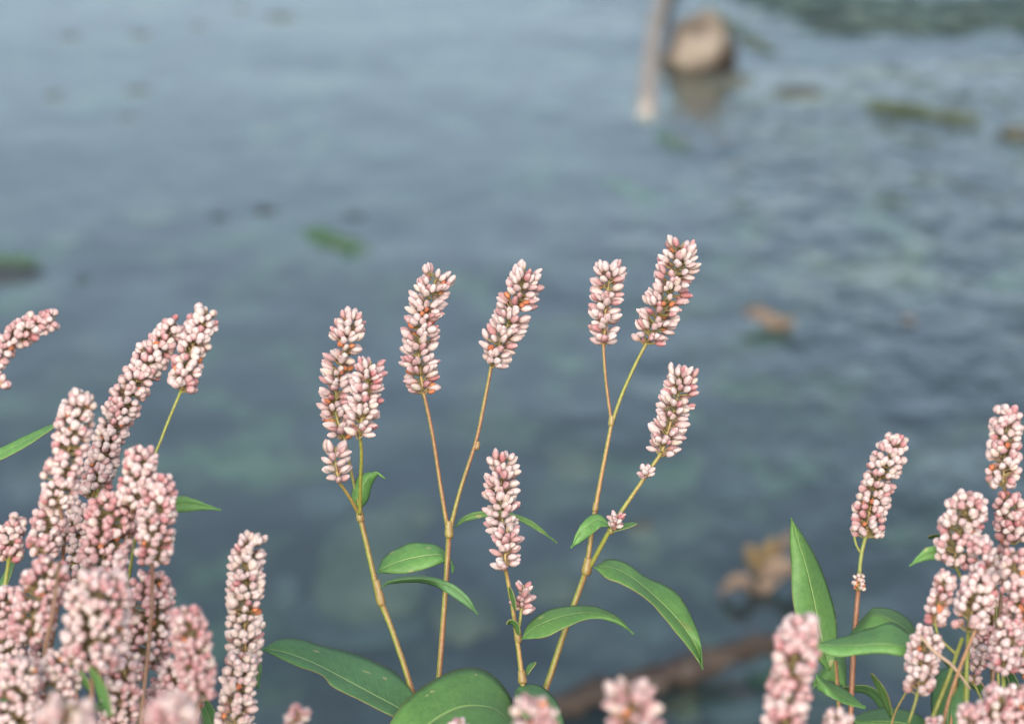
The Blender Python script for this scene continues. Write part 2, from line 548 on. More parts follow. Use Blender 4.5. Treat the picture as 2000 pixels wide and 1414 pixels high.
# floating weeds and reeds
def weed_clump(name, pts, hw, mat, label, cat='water weed', n=60, seed=1, lift=0.004):
    random.seed(seed)
    cs = [on_water(px, py)[0] for px, py in pts]
    t0 = on_water(*pts[0])[1]
    hwm = wsize(hw, t0)
    line = catmull([tuple(q) for q in cs], 24)
    mb = MB()
    for k in range(n):
        u = random.random() * 22
        a, b = line[int(u)], line[int(u) + 1]
        base = Vector(a).lerp(Vector(b), u % 1)
        dirv = (Vector(line[-1]) - Vector(line[0])).normalized()
        off = Vector((random.gauss(0, 1) * hwm * 0.5, random.gauss(0, 1) * hwm * 0.9, 0))
        s = base + off + Vector((0, 0, 0.0))
        L = hwm * random.uniform(1.5, 3.2)
        ang = random.uniform(-0.6, 0.6)
        dd = Vector((dirv.x * math.cos(ang) - dirv.y * math.sin(ang), dirv.x * math.sin(ang) + dirv.y * math.cos(ang), 0)) * L
        hz = random.uniform(0.2, 1.0) * lift
        q = [tuple(s - dd * 0.5 + Vector((0, 0, -0.004))), tuple(s + Vector((0, 0, hz))), tuple(s + dd * 0.5 + Vector((0, 0, hz * 0.3)))]
        q = catmull(q, 7)
        tube(mb, q, [hwm * 0.13 * (1 - abs(i - 3) / 4.2) for i in range(7)], 5)
    o = mb.build(name, mat, origin=Vector(line[12]))
    return tag(o, label, cat)


weed_clump('water_weed', [(605, 452), (655, 475), (705, 490)], 22, m_weed, 'tuft of green weed breaking the surface above the middle-left flower spikes', seed=3)
weed_clump('water_weed', [(-30, 505), (10, 510), (45, 517)], 20, m_weed, 'bright green weed tuft at the left edge with a dark stone below it', seed=4)
weed_clump('reed_leaf', [(1705, 212), (1800, 226), (1915, 242)], 11, m_moss, 'long yellow-green floating reed lying on the rippled water at upper right', seed=5, n=110, lift=0.02)
weed_clump('water_weed', [(1180, 350), (1230, 370), (1280, 395)], 22, m_weed, 'faint green weed patch under the surface, midway between bare stick and flowers', seed=6, lift=-0.004)
weed_clump('water_weed', [(1290, 262), (1310, 280), (1340, 292)], 16, m_weed, 'small pale green weed tuft just below the near end of the bare stick', seed=7, lift=0.0)
weed_clump('water_weed', [(1375, 20), (1440, 60), (1510, 110)], 14, m_moss, 'drifting brown-green weed strand trailing from behind the boulder', seed=8, n=80, lift=0.006)
weed_clump('weed_bed', [(1400, -70), (1540, -10), (1680, 22), (1850, 34), (2080, 10)], 58, m_darkweed, 'dark bed of fine water weed along the top right edge', seed=9, n=480, lift=0.012)

# stones breaking the surface or just under it
stone('stone', 1985, 262, 30, 14, 1.7, m_stone, 'small brown stone at the right edge beside the floating reed')
stone('stone', 15, 545, 75, 13, 2.1, m_darkstone, 'dark flat stone at the left edge just below the bright green weed', z=-0.006)
stone('stone', 515, 415, 26, 9, 5.1, m_darkstone, 'dark little stone in the upper left water, the larger one of a pair', z=-0.004)
stone('stone', 425, 428, 20, 8, 6.1, m_darkstone, 'smallest dark stone in the upper left water, beside a larger one', z=-0.004)
stone('stone', 160, 555, 24, 10, 7.2, m_darkstone, 'dark stone under the water right of the flat stone at the left edge', z=-0.006)
stone('stone', 690, 432, 34, 8, 8.3, m_darkstone, 'dark sunken stone behind the middle-left green weed', z=-0.006)
stone('stone', 1255, 1048, 34, 22, 9.3, m_stone, 'brownish sunken stone behind the leaves right of the middle stems', z=-0.012)
stone('stone', 1825, 955, 40, 26, 9.9, m_darkstone, 'dark sunken stone between the two right-hand flower spikes', z=-0.02)
stone('stone', 722, 1145, 118, 66, 12.3, m_pale, 'large round pale green stone under the water behind the left middle stems', z=-0.055, rough=0.16, depth=0.12)

stone('stone', 705, 1222, 150, 22, 13.3, m_darkstone, 'long dark sunken stone in front of the large round pale green one', z=-0.06, rough=0.1)  # flat dark body in place of the shaded pit around the pale stone
stone('stone', 560, 1165, 34, 46, 14.3, m_darkstone, 'dark sunken stone just right of the creamy white spike', z=-0.06, rough=0.1)  # second dark body added for the shade beside the pale stone

where = ['third from the right', 'middle one of the upper row', 'leftmost of the upper row', 'lower row, leftmost', 'lower row, rightmost', 'lowest of them', 'small one by the top edge', 'farthest right of them']
for k, (px, py, hw, hh) in enumerate([(385, 57, 26, 6), (275, 72, 24, 7), (135, 76, 26, 7), (105, 193, 24, 8), (268, 183, 30, 7), (250, 236, 26, 7), (470, 22, 22, 6), (545, 40, 34, 7)]):
    stone('sunken_stone', px, py, hw, hh, 30.0 + k, m_stone, 'faint dull stone under the smooth upper left water, ' + where[k], z=-0.006, group='faint stones in the upper left water')
stone('stone', 300, 422, 70, 9, 41.0, m_stone, 'long low sunken stone left of the pair of little dark stones', z=-0.010)
stone('stone', 130, 470, 46, 9, 42.0, m_stone, 'grey sunken stone above and right of the bright green weed at left', z=-0.012)
stone('stone', 1420, 165, 60, 12, 43.0, m_stone, 'dark wet stone awash just right of the boulder foot', z=-0.008)
stone('stone', 1560, 190, 70, 10, 44.0, m_stone, 'low dark stone awash between the boulder and the floating reed', z=-0.008)

m_olive = rough_material('olive_stone', [(0.3, (0.018, 0.02, 0.014)), (0.5, (0.042, 0.042, 0.028)), (0.7, (0.075, 0.07, 0.048))], 10, bump=0.008)
for k, (px, py, hw, hh, m_, txt) in enumerate([
        (905, 1215, 70, 24, m_olive, 'olive sunken stone low between the two middle-left stems'),
        (640, 985, 64, 24, m_darkstone, 'dark sunken stone left of the smallest middle-left bud head'),
        (1090, 1155, 56, 20, m_olive, 'olive sunken stone right of the tiny bud head on the short stem'),
        (1265, 1225, 70, 24, m_darkstone, 'dark sunken stone beneath the long drooping leaf'),
        (1120, 905, 60, 18, m_olive, 'olive sunken stone right of the short stem spike'),
        (800, 1010, 50, 18, m_olive, 'olive sunken stone left of the tall central fork'),
        (1420, 960, 64, 20, m_darkstone, 'dark sunken stone in the open water left of the lone right spike')]):
    stone('sunken_stone', px, py, hw, hh, 60.0 + k, m_, txt, z=-0.05, rough=0.3, depth=0.05, group='sunken stones in the lower water')

# litter: curled dead leaves
def litter(px, py, hw, hh, seed, mat, label, z=0.0):
    random.seed(seed)
    c, t = on_water(px, py, z)
    rx = wsize(hw, t)
    rz = wsize(hh, t)
    L, W = 15, 9
    mb = MB()
    rot = random.uniform(-0.5, 0.5)
    vs, fs, uv = [], [], []
    for i in range(L):
        u = i / (L - 1)
        wd = math.sin(math.pi * min(max(u, 0.02), 0.98)) ** 0.7
        for j in range(W):
            v = (j / (W - 1)) * 2 - 1
            x = (u - 0.5) * 2 * rx
            y = v * wd * rx * 0.75
            zz = rz * (0.5 + 0.9 * (v * v) * 0.8 + 0.5 * math.sin(u * 5 + seed)) + rz * 0.4 * noise.noise(Vector((u * 3, v * 2, seed)))
            vs.append(tuple(Vector((c.x + x * math.cos(rot) - y * math.sin(rot), c.y + x * math.sin(rot) + y * math.cos(rot), c.z + zz))))
            uv.append((v, u))
    for i in range(L - 1):
        for j in range(W - 1):
            a = i * W + j
            fs.append((a, a + 1, a + W + 1, a + W))
    mb.add(vs, fs, None, uv)
    o = mb.build('dead_leaf', mat, origin=Vector(c))
    md = o.modifiers.new('thick', 'SOLIDIFY')
    md.thickness = 0.0012
    return tag(o, label, 'dead leaf')


litter(1500, 640, 50, 20, 1.2, m_litter, 'tan curled dead leaf floating alone on the water at middle right')
litter(1485, 1125, 36, 46, 2.2, m_litter_y, 'yellow-orange dead leaf in the water left of the upright green leaf')
litter(1528, 1088, 20, 28, 3.2, m_litter, 'small reddish brown dead leaf behind the yellow-orange one')
litter(1520, 1150, 46, 34, 4.2, m_litter, 'pale tan dead leaf right below the yellow-orange one')
litter(1440, 1165, 34, 24, 5.2, m_litter, 'dull brown dead leaf at the left of the litter beside the upright green leaf')
litter(1775, 630, 14, 6, 6.2, m_litter, 'tiny reddish dead leaf far out in the rippled water at right')

# fallen branch at the water's edge and the stones it rests on
c0, t0 = on_water(1090, 1392)
c1, t1 = on_water(1300, 1345)
c2, t2 = on_water(1500, 1298)
mb = MB()
pts = catmull([tuple(Vector(c0) + Vector((-0.10, -0.03, -0.03))), tuple(c0 + Vector((0, 0, 0.006))), tuple(c1 + Vector((0, 0, 0.012))), tuple(c2 + Vector((0, 0, 0.02))), tuple(c2 + Vector((0.035, 0.02, -0.01)))], 30)
tube(mb, pts, [0.0080 + 0.0035 * math.sin(3.0 * i / 29) for i in range(30)], 12, lump=0.9)
o = mb.build('dead_branch', m_bark, origin=Vector(pts[15]))
tag(o, 'brown dead branch lying in the water low behind the flowers, slanting up to the right', 'branch')
mb = MB()
pts = catmull([tuple(P(1210, 1420, t1)), tuple(P(1330, 1370, t1)), tuple(P(1450, 1320, t2))], 16)
tube(mb, pts, [0.007 - 0.003 * i / 15 for i in range(16)], 10, lump=0.4)
o = mb.build('dead_twig', m_bark, origin=Vector(pts[8]))
tag(o, 'thin dead twig just below the brown branch', 'twig')
stone('stone', 1345, 1385, 55, 34, 21.0, m_stone, 'grey brown stone under the dead branch at the bottom edge', z=-0.03)
stone('stone', 1440, 1392, 75, 36, 23.0, m_darkstone, 'dark wet stone below the right end of the dead branch', z=-0.02)
stone('stone', 1600, 1290, 60, 36, 25.0, m_stone, 'mossy stone behind the nearest right-hand flower spike', z=-0.03)


# ------------------------------------------------------------------ flower builders
def lerp3(a, b, f):
    f = min(max(f, 0), 1)
    return tuple(a[i] * (1 - f) + b[i] * f for i in range(3))


WHITE = (0.430, 0.388, 0.382)
CREAM = (0.410, 0.372, 0.325)
PINK = (0.325, 0.222, 0.225)
ROSE = (0.285, 0.120, 0.130)
BASE = (0.21, 0.110, 0.060)
RUST = (0.28, 0.105, 0.055)
SEG = 8


def bud(mb, p, d, L, W, col, basecol, tipcol, rnd, pointy=1.0, lobes=3):
    """one closed bud: a lobed teardrop from p along unit d"""
    h = d.orthogonal().normalized()
    ang = rnd.random() * 6.283
    b = d.cross(h)
    bend = (h * math.cos(ang) + b * math.sin(ang)) * (L * rnd.uniform(-0.10, 0.10))
    if pointy > 0.5:
        prof = [(0.0, 0.22), (0.10, 0.52), (0.28, 0.88), (0.48, 1.0), (0.68, 0.88), (0.86, 0.60), (0.96, 0.30), (1.0, 0.06)]
    else:
        prof = [(0.0, 0.30), (0.10, 0.66), (0.28, 0.94), (0.5, 1.0), (0.72, 0.90), (0.88, 0.62), (0.97, 0.28), (1.0, 0.05)]
    sq = rnd.uniform(0.85, 1.0)
    vs, cs = [], []
    for (t, r) in prof:
        cc = lerp3(basecol, col, t / 0.38)
        cc = lerp3(cc, tipcol, (t - 0.7) / 0.3)
        for k in range(SEG):
            a = 2 * math.pi * k / SEG + ang
            m = 1 + 0.14 * math.cos(lobes * a) * math.sin(math.pi * t)
            rr = W * 0.5 * r * m
            q = p + d * (L * t) + h * (math.cos(a) * rr) + b * (math.sin(a) * rr * sq) + bend * (t * t)
            vs.append((q.x, q.y, q.z))
            sh = 0.93 + 0.07 * math.cos(lobes * a)          # tepal seams are a deeper pink
            cs.append((cc[0] * (0.5 + 0.5 * sh), cc[1] * sh, cc[2] * sh))
    n = len(prof)
    fs = []
    for i in range(n - 1):
        for k in range(SEG):
            fs.append((i * SEG + k, i * SEG + (k + 1) % SEG, (i + 1) * SEG + (k + 1) % SEG, (i + 1) * SEG + k))
    fs.append(tuple(range(SEG))[::-1])
    fs.append(tuple((n - 1) * SEG + k for k in range(SEG)))
    mb.add(vs, fs, cs)


def flower_spike(parent, axis, hw, seed, kind='point', pink=0.3, rust=0.08, dens=1.0, blen=30, bwid=16, cream=0.15, gap=0.12, dref=None, rachis_col=(0.13, 0.16, 0.04)):
    """axis: [(px, py, d)...] from base to tip, hw/blen/bwid in photo pixels at that depth"""
    rnd = random.Random(seed)
    hw *= 1.0 if kind == 'point' else 0.95
    blen *= 0.93 if kind == 'point' else 0.80
    bwid *= 0.92 if kind == 'point' else 0.78
    pts = catmull([tuple(P(*a)) for a in axis], 40)
    fr = frames(pts)
    d0 = sum(a[2] for a in axis) / len(axis)
    u = d0 / FPX
    segl = (Vector(pts[1]) - Vector(pts[0])).length
    Ltot = segl * 39
    Lpx = Ltot / u
    dens *= 1.38 if kind == 'point' else 1.35
    gap *= 0.75
    N = int(dens * 1.30 * 2 * math.pi * hw * 0.75 * Lpx / (blen * bwid))
    fresh, old, rach = MB(), MB(), MB()
    tube(rach, pts, [u * 3.6 * (1 - 0.6 * i / 39) for i in range(40)], 6, c0=rachis_col, c1=(0.30, 0.20, 0.08), seed=seed)
    n_old = 0
    G = 2 if kind == 'point' else 3
    for k in range(N):
        if k % G == 0:
            gsz, goff = rnd.uniform(0.86, 1.08), rnd.uniform(-0.12, 0.10)
            gs, gaz = (k + 0.5 * G) / N, (k // G) * 2.39996 + rnd.gauss(0, 0.25)
        s = gs + rnd.gauss(0, 0.35 * blen / Lpx)
        s = min(max(s, 0), 1)
        f = s * 39
        i = min(int(f), 38)
        p0 = Vector(pts[i]).lerp(Vector(pts[i + 1]), f - i)
        t, n, b = fr[i]
        az = gaz + (k % G - (G - 1) / 2) * 0.62 + rnd.gauss(0, 0.16)
        rad = n * math.cos(az) + b * math.sin(az)
        # gaps in irregular patches where the green axis shows
        gn = noise.noise(Vector((s * Lpx / 26.0 + seed, math.cos(az) * 1.1, math.sin(az) * 1.1)))
        if gn > 0.5 - gap * 2 and s < 0.9 and rnd.random() < 0.8 and gap > 0:
            continue
        endt = max(0, (s - 0.80) / 0.20)
        strt = max(0, (0.12 - s) / 0.12)
        tilt = R(69 + 10 * strt + rnd.gauss(0, 7)) * (1 - endt) + R(14 + rnd.random() * 22) * endt
        wl = 1 - (0.28 if kind == 'point' else 0.42) * endt - 0.12 * strt + 0.10 * noise.noise(Vector((s * 6, seed * 1.3, az * 0.3))) + goff
        L = blen * u * gsz * rnd.uniform(0.80, 1.14) * (1 - 0.1 * endt)
        W = bwid * u * gsz * rnd.uniform(0.82, 1.12)
        if rnd.random() < 0.04:
            L, W = L * 1.12, W * 1.35
        dr = (t * math.cos(tilt) + rad * math.sin(tilt)).normalized()
        off = max(hw * u * wl - L * math.sin(tilt), 0.6 * u)
        q = p0 + rad * off - t * (L * math.cos(tilt) * 0.5 * (1 - endt)) - t * (endt * L * 0.5)
        # pedicel
        if off > 3 * u:
            tube(rach, [tuple(p0 + rad * 1.5 * u - t * (L * 0.45)), tuple(q + dr * (0.1 * L))], [1.5 * u, 1.9 * u], 4, c0=(0.18, 0.15, 0.06), caps=False)
        x = rnd.random()
        if x < rust * (1 + 2.5 * noise.noise(Vector((s * 5, seed, math.cos(az))))) and s < 0.95:
            c = lerp3(RUST, (0.46, 0.21, 0.10), rnd.random())
            q2 = p0 + rad * (off * 0.9) - t * (L * 0.2)
            bud(old, q2, dr, L * 0.72, W * 0.8, c, (0.24, 0.15, 0.05), lerp3(c, (0.20, 0.05, 0.03), 0.5), rnd, 1.0, 3)
            n_old += 1
            continue
        y = rnd.random()
        if y < pink:
            c = lerp3(PINK, ROSE, rnd.random() ** 2.2)
        elif y < pink + cream:
            c = lerp3(WHITE, CREAM, rnd.random())
        else:
            c = lerp3(WHITE, PINK, rnd.random() * 0.45)
        tip = lerp3(c, (0.47, 0.425, 0.42), 0.5) if rnd.random() < 0.7 else lerp3(c, PINK, 0.7)
        bc = lerp3(BASE, lerp3(c, PINK, 0.6), rnd.uniform(0.0, 0.45))
        bud(fresh, q, dr, L, W, c, bc, tip, rnd, 1.0 if kind == 'point' else 0.0, 3)
    o = fresh.build('flower_spike', M_PETAL, parent)
    r = rach.build('spike_axis', M_STEM, parent)
    r.parent = o
    if n_old:
        q = old.build('withered_florets', M_PETAL, parent)
        q.parent = o
    return o


STEM_G = (0.170, 0.210, 0.035)
STEM_R = (0.20, 0.095, 0.045)
STEM_O = (0.175, 0.190, 0.042)


def stem(parent, pl, g0=STEM_G, g1=STEM_R, root=False, seed=0.0, nodes=(), name='stem', bias=(1, -0.5, 0.3)):
    """pl: [(px, py, d, halfwidth_px)...] from the foot up; root=True carries the stem on down to the ground"""
    pts = []
    for (px, py, d, r) in pl:
        q = P(px, py, d)
        pts.append((q.x, q.y, q.z, 0.80 * r * d / FPX))
    if root:
        a, b = Vector(pts[0][:3]), Vector(pts[1][:3])
        dv = (a - b).normalized()
        rx, ry = parent.location.x, parent.location.y
        gz = parent.location.z
        r0 = pts[0][3]
        m1 = a + dv * 0.05
        m1 = m1.lerp(Vector((rx, ry, m1.z)), 0.3)
        m2 = Vector((rx, ry, gz)).lerp(Vector((m1.x, m1.y, m1.z)), 0.45)
        m2.x = rx * 0.7 + m1.x * 0.3
        m2.y = ry * 0.7 + m1.y * 0.3
        pts = [(rx, ry, gz - 0.02, r0 * 1.4), (m2.x, m2.y, m2.z, r0 * 1.3), (m1.x, m1.y, m1.z, r0 * 1.1)] + pts
    n = 60 if root else 34
    sm = catmull(pts, n)
    mb = MB()
    tube(mb, sm, [max(p[3], 0.0002) for p in sm], 10, c0=g0, c1=g1, seed=seed, lump=0.10, side=bias)
    o = mb.build(name, M_STEM, parent)
    for (px, py, d, r, L, ang) in nodes:     # papery sheath at a joint; ang: degrees from straight up, clockwise in the photo
        c = P(px, py, d)
        ax = (UP * math.cos(R(ang)) + RIGHT * math.sin(R(ang)))
        u = d / FPX
        q = [tuple(c + ax * (L * u * f)) for f in (-0.5, -0.38, -0.2, 0, 0.2, 0.42, 0.5)]
        rr = [r * u * f for f in (0.72, 0.98, 1.05, 0.96, 0.90, 0.88, 0.80)]
        mb = MB()
        tube(mb, q, rr, 10, c0=(0.21, 0.20, 0.060), c1=(0.20, 0.13, 0.055), seed=seed, lump=0.15)
        mb.build('node_sheath', M_STEM, parent)
    return o


def leaf(parent, e1, mid, e2, d, mat=None, bulge=4.0, name='leaf', wave=1.0, seed=0):
    """e1, mid, e2: [(px, py, dd)...] outline edge, midrib, other edge, from base to tip; dd is depth added to d (metres)"""
    mat = mat or M_LEAF
    n = 30
    def cv(l):
        return [Vector(q) for q in catmull([tuple(P(a[0], a[1], d + (a[2] if len(a) > 2 else 0))) for a in l], n)]
    A, Mm, B = cv(e1), cv(mid), cv(e2)
    u_ = d / FPX
    K = 6
    vs, uv = [], []
    for i in range(n):
        for j in range(-K, K + 1):
            f = abs(j) / K
            e = A[i] if j < 0 else B[i]
            q = Mm[i].lerp(e, f)
            # blade arches a little between the midrib and its edge; side veins pucker it
            q = q - FWD * (bulge * u_ * math.sin(math.pi * f))
            q = q - FWD * (0.9 * wave * u_ * math.sin(i * 15 / n * 6.283 - f * 9.0) * f * (1.2 - f))
            q = q + UP * (1.4 * wave * u_ * noise.noise(Vector((i * 0.35, j * 0.2 + seed, seed))) * f)
            vs.append(tuple(q))
            uv.append((j / K, i / (n - 1)))
    W = 2 * K + 1
    fs = []
    for i in range(n - 1):
        for j in range(W - 1):
            a = i * W + j
            fs.append((a, a + W, a + W + 1, a + 1))
    # outward side towards the lens
    v0, v1, v2 = Vector(vs[fs[W * 10][0]]), Vector(vs[fs[W * 10][1]]), Vector(vs[fs[W * 10][2]])
    if (v1 - v0).cross(v2 - v1).dot(FWD) > 0:
        fs = [f[::-1] for f in fs]
    mb = MB()
    mb.add(vs, fs, None, uv)
    o = mb.build(name, mat, parent)
    md = o.modifiers.new('thick', 'SOLIDIFY')
    md.thickness = 0.00022
    md.offset = -1
    return o


def blade(parent, mid, hw, d, mat=None, name='leaf', bulge=1.5, seed=0):
    """narrow leaf from its midrib and half width (px)"""
    pts = catmull([(a[0], a[1], (a[2] if len(a) > 2 else 0)) for a in mid], 14)
    e1, e2 = [], []
    for i, p in enumerate(pts):
        a, b = pts[max(i - 1, 0)], pts[min(i + 1, 13)]
        tx, ty = b[0] - a[0], b[1] - a[1]
        L = math.hypot(tx, ty) or 1
        u = i / 13
        wd = hw * (math.sin(math.pi * min(u * 0.85 + 0.10, 1.0)) ** 0.8 if u < 1 else 0.02)
        e1.append((p[0] - ty / L * wd, p[1] + tx / L * wd, p[2] - 0.002))
        e2.append((p[0] + ty / L * wd, p[1] - tx / L * wd, p[2] + 0.002))
    return leaf(parent, e1, [tuple(p) for p in pts], e2, d, mat, bulge, name, 0.5, seed)


GROUP_M = 'sharp flowering stems in the middle'
GROUP_L = 'flowering stems crowded at the left'
GROUP_R = 'flowering stems crowded at the right'
GROUP_B = 'blurred flower heads along the bottom edge'


def plant(label, foot, group):
    """an Empty on the ground under the stem that crosses the frame's lower edge at foot = (px, py, d)"""
    q = P(*foot)
    y = q.y + 0.01
    o = bpy.data.objects.new('knotweed_plant', None)
    o.empty_display_size = 0.02
    o.location = (q.x, y, ground_z(q.x, y))
    COL.objects.link(o)
    return tag(o, label, 'flowering plant', group)


# ================================================================== middle plants (in focus)
D = 0.640
# --- A: left of the middle
a = plant('sharp stem with three pink flower spikes, the leftmost of the middle stems', (830, 1440, D), GROUP_M)
stem(a, [(838, 1440, D, 8), (805, 1350, D, 7.5), (775, 1255, D, 7), (738, 1160, D, 8)], root=True, seed=1)
stem(a, [(738, 1160, D, 7.5), (722, 1090, D, 6.5), (703, 1010, D, 6)], seed=2, nodes=[(740, 1158, D, 8.5, 52, -14), (703, 1006, D, 8, 26, -8)])
stem(a, [(736, 1150, D + .004, 6), (716, 1060, D + .004, 5.5), (704, 1000, D + .004, 4.5), (690, 940, D + .006, 4), (672, 850, D + .008, 4)], seed=3)
stem(a, [(703, 1004, D - .004, 5), (704, 940, D - .01, 4.5), (706, 885, D - .015, 4.2), (702, 845, D - .018, 4)], seed=4, g1=(0.198, 0.124, 0.043))
stem(a, [(700, 1002, D, 5), (682, 970, D - .004, 4.2), (660, 938, D - .008, 4)], seed=5, g1=(0.236, 0.167, 0.056))
flower_spike(a, [(668, 852, D + .008), (655, 790, D + .008), (668, 700, D + .006), (692, 612, D + .004)], 36, 11, rust=0.17, pink=0.25, gap=0.18, dens=1.0)
flower_spike(a, [(702, 845, D - .02), (715, 770, D - .02), (724, 705, D - .02)], 36, 12, rust=0.02, pink=0.35, gap=0.08)
flower_spike(a, [(660, 936, D - .008), (655, 900, D - .008), (656, 872, D - .008)], 31, 13, rust=0.0, pink=0.25, gap=0.0, blen=34, bwid=17, dens=0.9)
leaf(a, [(697, 1000), (686, 968), (700, 930), (728, 922), (752, 934)],
     [(697, 1000), (703, 965, -.002), (716, 935, -.002), (735, 922), (752, 934)],
     [(697, 1000), (718, 978, .001), (728, 945, .001), (740, 927), (752, 936)], D + .006, M_LEAF_Y, seed=1)
leaf(a, [(737, 1118), (752, 1086, .004), (800, 1060, .006), (850, 1063, .006), (878, 1085, .004), (884, 1118)],
     [(737, 1118), (775, 1098), (825, 1086), (860, 1084), (880, 1096, .004), (884, 1118)],
     [(737, 1118), (790, 1120, -.002), (840, 1108, -.002), (868, 1098), (887, 1104, .004), (884, 1118)], D + .012, M_LEAF_Y, bulge=5, seed=2)
leaf(a, [(742, 1150), (765, 1130), (830, 1124), (880, 1138), (915, 1165), (934, 1200)],
     [(742, 1150), (765, 1134, -.002), (830, 1130, -.002), (876, 1146), (910, 1172), (934, 1200)],
     [(742, 1150), (766, 1140), (830, 1139, .002), (870, 1156), (905, 1180), (934, 1200)], D - .01, M_LEAF_B, bulge=2, seed=3)
leaf(a, [(806, 1352, 0), (770, 1310, .01), (700, 1278, .012), (640, 1262, .01), (580, 1247, .008), (540, 1250, .004), (510, 1268, 0)],
     [(812, 1400, -.006), (740, 1362, -.006), (680, 1330, -.004), (620, 1298, -.002), (570, 1278, 0), (540, 1270, 0), (510, 1268, 0)],
     [(810, 1412, -.012), (760, 1395, -.012), (710, 1370, -.012), (650, 1340, -.01), (630, 1318, -.008), (570, 1296, -.004), (510, 1268, 0)], D - .005, M_LEAF_B, bulge=6, seed=4)

# --- B: two spikes on a tall fork
b = plant('sharp stem forking high into two long pink spikes, second from left in the middle', (850, 1440, D + .01), GROUP_M)
E = D + .008
stem(b, [(850, 1440, E, 8), (857, 1325, E, 7), (868, 1180, E, 6.5), (877, 1040, E, 6.5)], root=True, seed=6)
stem(b, [(876, 1040, E, 6), (862, 960, E, 5), (845, 850, E, 4.6), (827, 765, E, 4.2)], seed=7, nodes=[(877, 1034, E, 8.5, 34, 0)], g0=STEM_O)
stem(b, [(878, 1038, E, 6), (898, 960, E, 5), (930, 860, E, 4.6), (948, 775, E, 4.4), (960, 712, E, 4.4)], seed=8, nodes=[(932, 870, E, 5.5, 16, 12)], g0=STEM_O)
flower_spike(b, [(826, 762, E), (818, 690, E), (828, 610, E), (858, 530, E)], 39, 21, rust=0.13, pink=0.28, gap=0.10)
flower_spike(b, [(962, 708, E), (985, 650, E), (1005, 600, E), (1035, 524, E)], 38, 22, rust=0.07, pink=0.32, gap=0.08)
leaf(b, [(889, 1030), (905, 1008), (940, 998), (990, 1000), (1040, 1018), (1088, 1060)],
     [(889, 1030), (906, 1013), (940, 1004), (990, 1005), (1038, 1023), (1088, 1060)],
     [(889, 1030), (910, 1018), (940, 1012), (990, 1010), (1035, 1028), (1088, 1060)], E + .015, M_LEAF, bulge=1, seed=5)

# --- C: short stem
c_ = plant('short sharp stem with two stacked pale spikes and a tiny bud head below', (1030, 1440, D - .01), GROUP_M)
E = D - .01
stem(c_, [(1030, 1440, E, 7), (1021, 1335, E, 6.5), (1009, 1240, E, 6), (996, 1150, E, 5), (986, 1105, E, 4.5)], root=True, seed=9, g1=(0.248, 0.155, 0.056),
     nodes=[(1020, 1322, E, 9, 26, -4), (1011, 1235, E, 7.5, 40, -6)])
stem(c_, [(1012, 1235, E - .003, 4), (1016, 1210, E - .004, 3.6), (1018, 1190, E - .004, 3.4)], seed=10, g1=(0.186, 0.186, 0.062))
flower_spike(c_, [(984, 1040, E + .006), (978, 985, E + .006), (980, 930, E + .006), (986, 888, E + .006)], 36, 31, rust=0.0, pink=0.22, gap=0.05, cream=0.3, blen=29, bwid=17)
flower_spike(c_, [(986, 1106, E - .004), (988, 1070, E - .004), (992, 1030, E - .004)], 31, 32, rust=0.0, pink=0.4, gap=0.02, cream=0.1, blen=29, bwid=17)
flower_spike(c_, [(1019, 1192, E - .004), (1021, 1165, E - .004), (1023, 1142, E - .004)], 22, 33, rust=0.0, pink=0.5, gap=0.0, cream=0.05, blen=30, bwid=16)
leaf(c_, [(1018, 1248), (1035, 1215, .004), (1080, 1188, .006), (1150, 1182, .006), (1205, 1202, .003), (1238, 1238)],
     [(1018, 1248), (1050, 1222), (1100, 1203), (1150, 1196), (1203, 1208), (1238, 1238)],
     [(1018, 1248), (1065, 1244, -.004), (1110, 1222, -.004), (1155, 1208, -.002), (1200, 1216), (1238, 1238)], E - .01, M_LEAF, bulge=3, seed=6)
blade(c_, [(1013, 1240), (1008, 1222), (998, 1214), (990, 1220)], 5, E - .004, M_LEAF_Y, seed=7)
blade(c_, [(1028, 1316), (1034, 1303), (1046, 1292)], 5, E - .002, M_LEAF_Y, seed=8)
blade(c_, [(1006, 1192), (1000, 1165), (994, 1145)], 4, E - .008, M_LEAF_Y, seed=8)

# --- D: right of the middle, three spikes
d_ = plant('tallest sharp stem branching to three pink spikes, rightmost of the middle stems', (1040, 1440, D), GROUP_M)
stem(d_, [(1035, 1440, D, 8.5), (1068, 1340, D, 8), (1100, 1240, D, 7.5), (1130, 1155, D, 7), (1146, 1112, D, 7)], root=True, seed=11,
     nodes=[(1147, 1106, D, 10, 34, 10)])
stem(d_, [(1146, 1108, D, 6.2), (1160, 1010, D, 6), (1180, 900, D, 5), (1195, 824, D, 4.8)], seed=12, nodes=[(1194, 822, D, 6, 20, 4), (1163, 990, D, 6.2, 18, 8)], g0=STEM_O, g1=(0.248, 0.136, 0.056))
stem(d_, [(1194, 824, D, 4.2), (1183, 740, D, 3.8), (1178, 668, D, 3.8)], seed=13, g0=STEM_O)
stem(d_, [(1196, 824, D, 4.8), (1215, 770, D, 4.4), (1242, 710, D, 4.2), (1264, 668, D, 4.2)], seed=14, g1=(0.174, 0.136, 0.037))
stem(d_, [(1152, 1108, D, 6), (1180, 1055, D - .004, 5.5), (1205, 1012, D - .006, 5.5), (1240, 960, D - .006, 5), (1292, 884, D - .006, 4.4)], seed=15, g1=(0.223, 0.155, 0.050),
     nodes=[(1196, 1032, D - .005, 7, 22, 32), (1262, 926, D - .006, 6, 16, 34)])
flower_spike(d_, [(1180, 666, D), (1182, 610, D), (1194, 516, D)], 35, 41, rust=0.03, pink=0.33, gap=0.05, cream=0.25, blen=30, bwid=17)
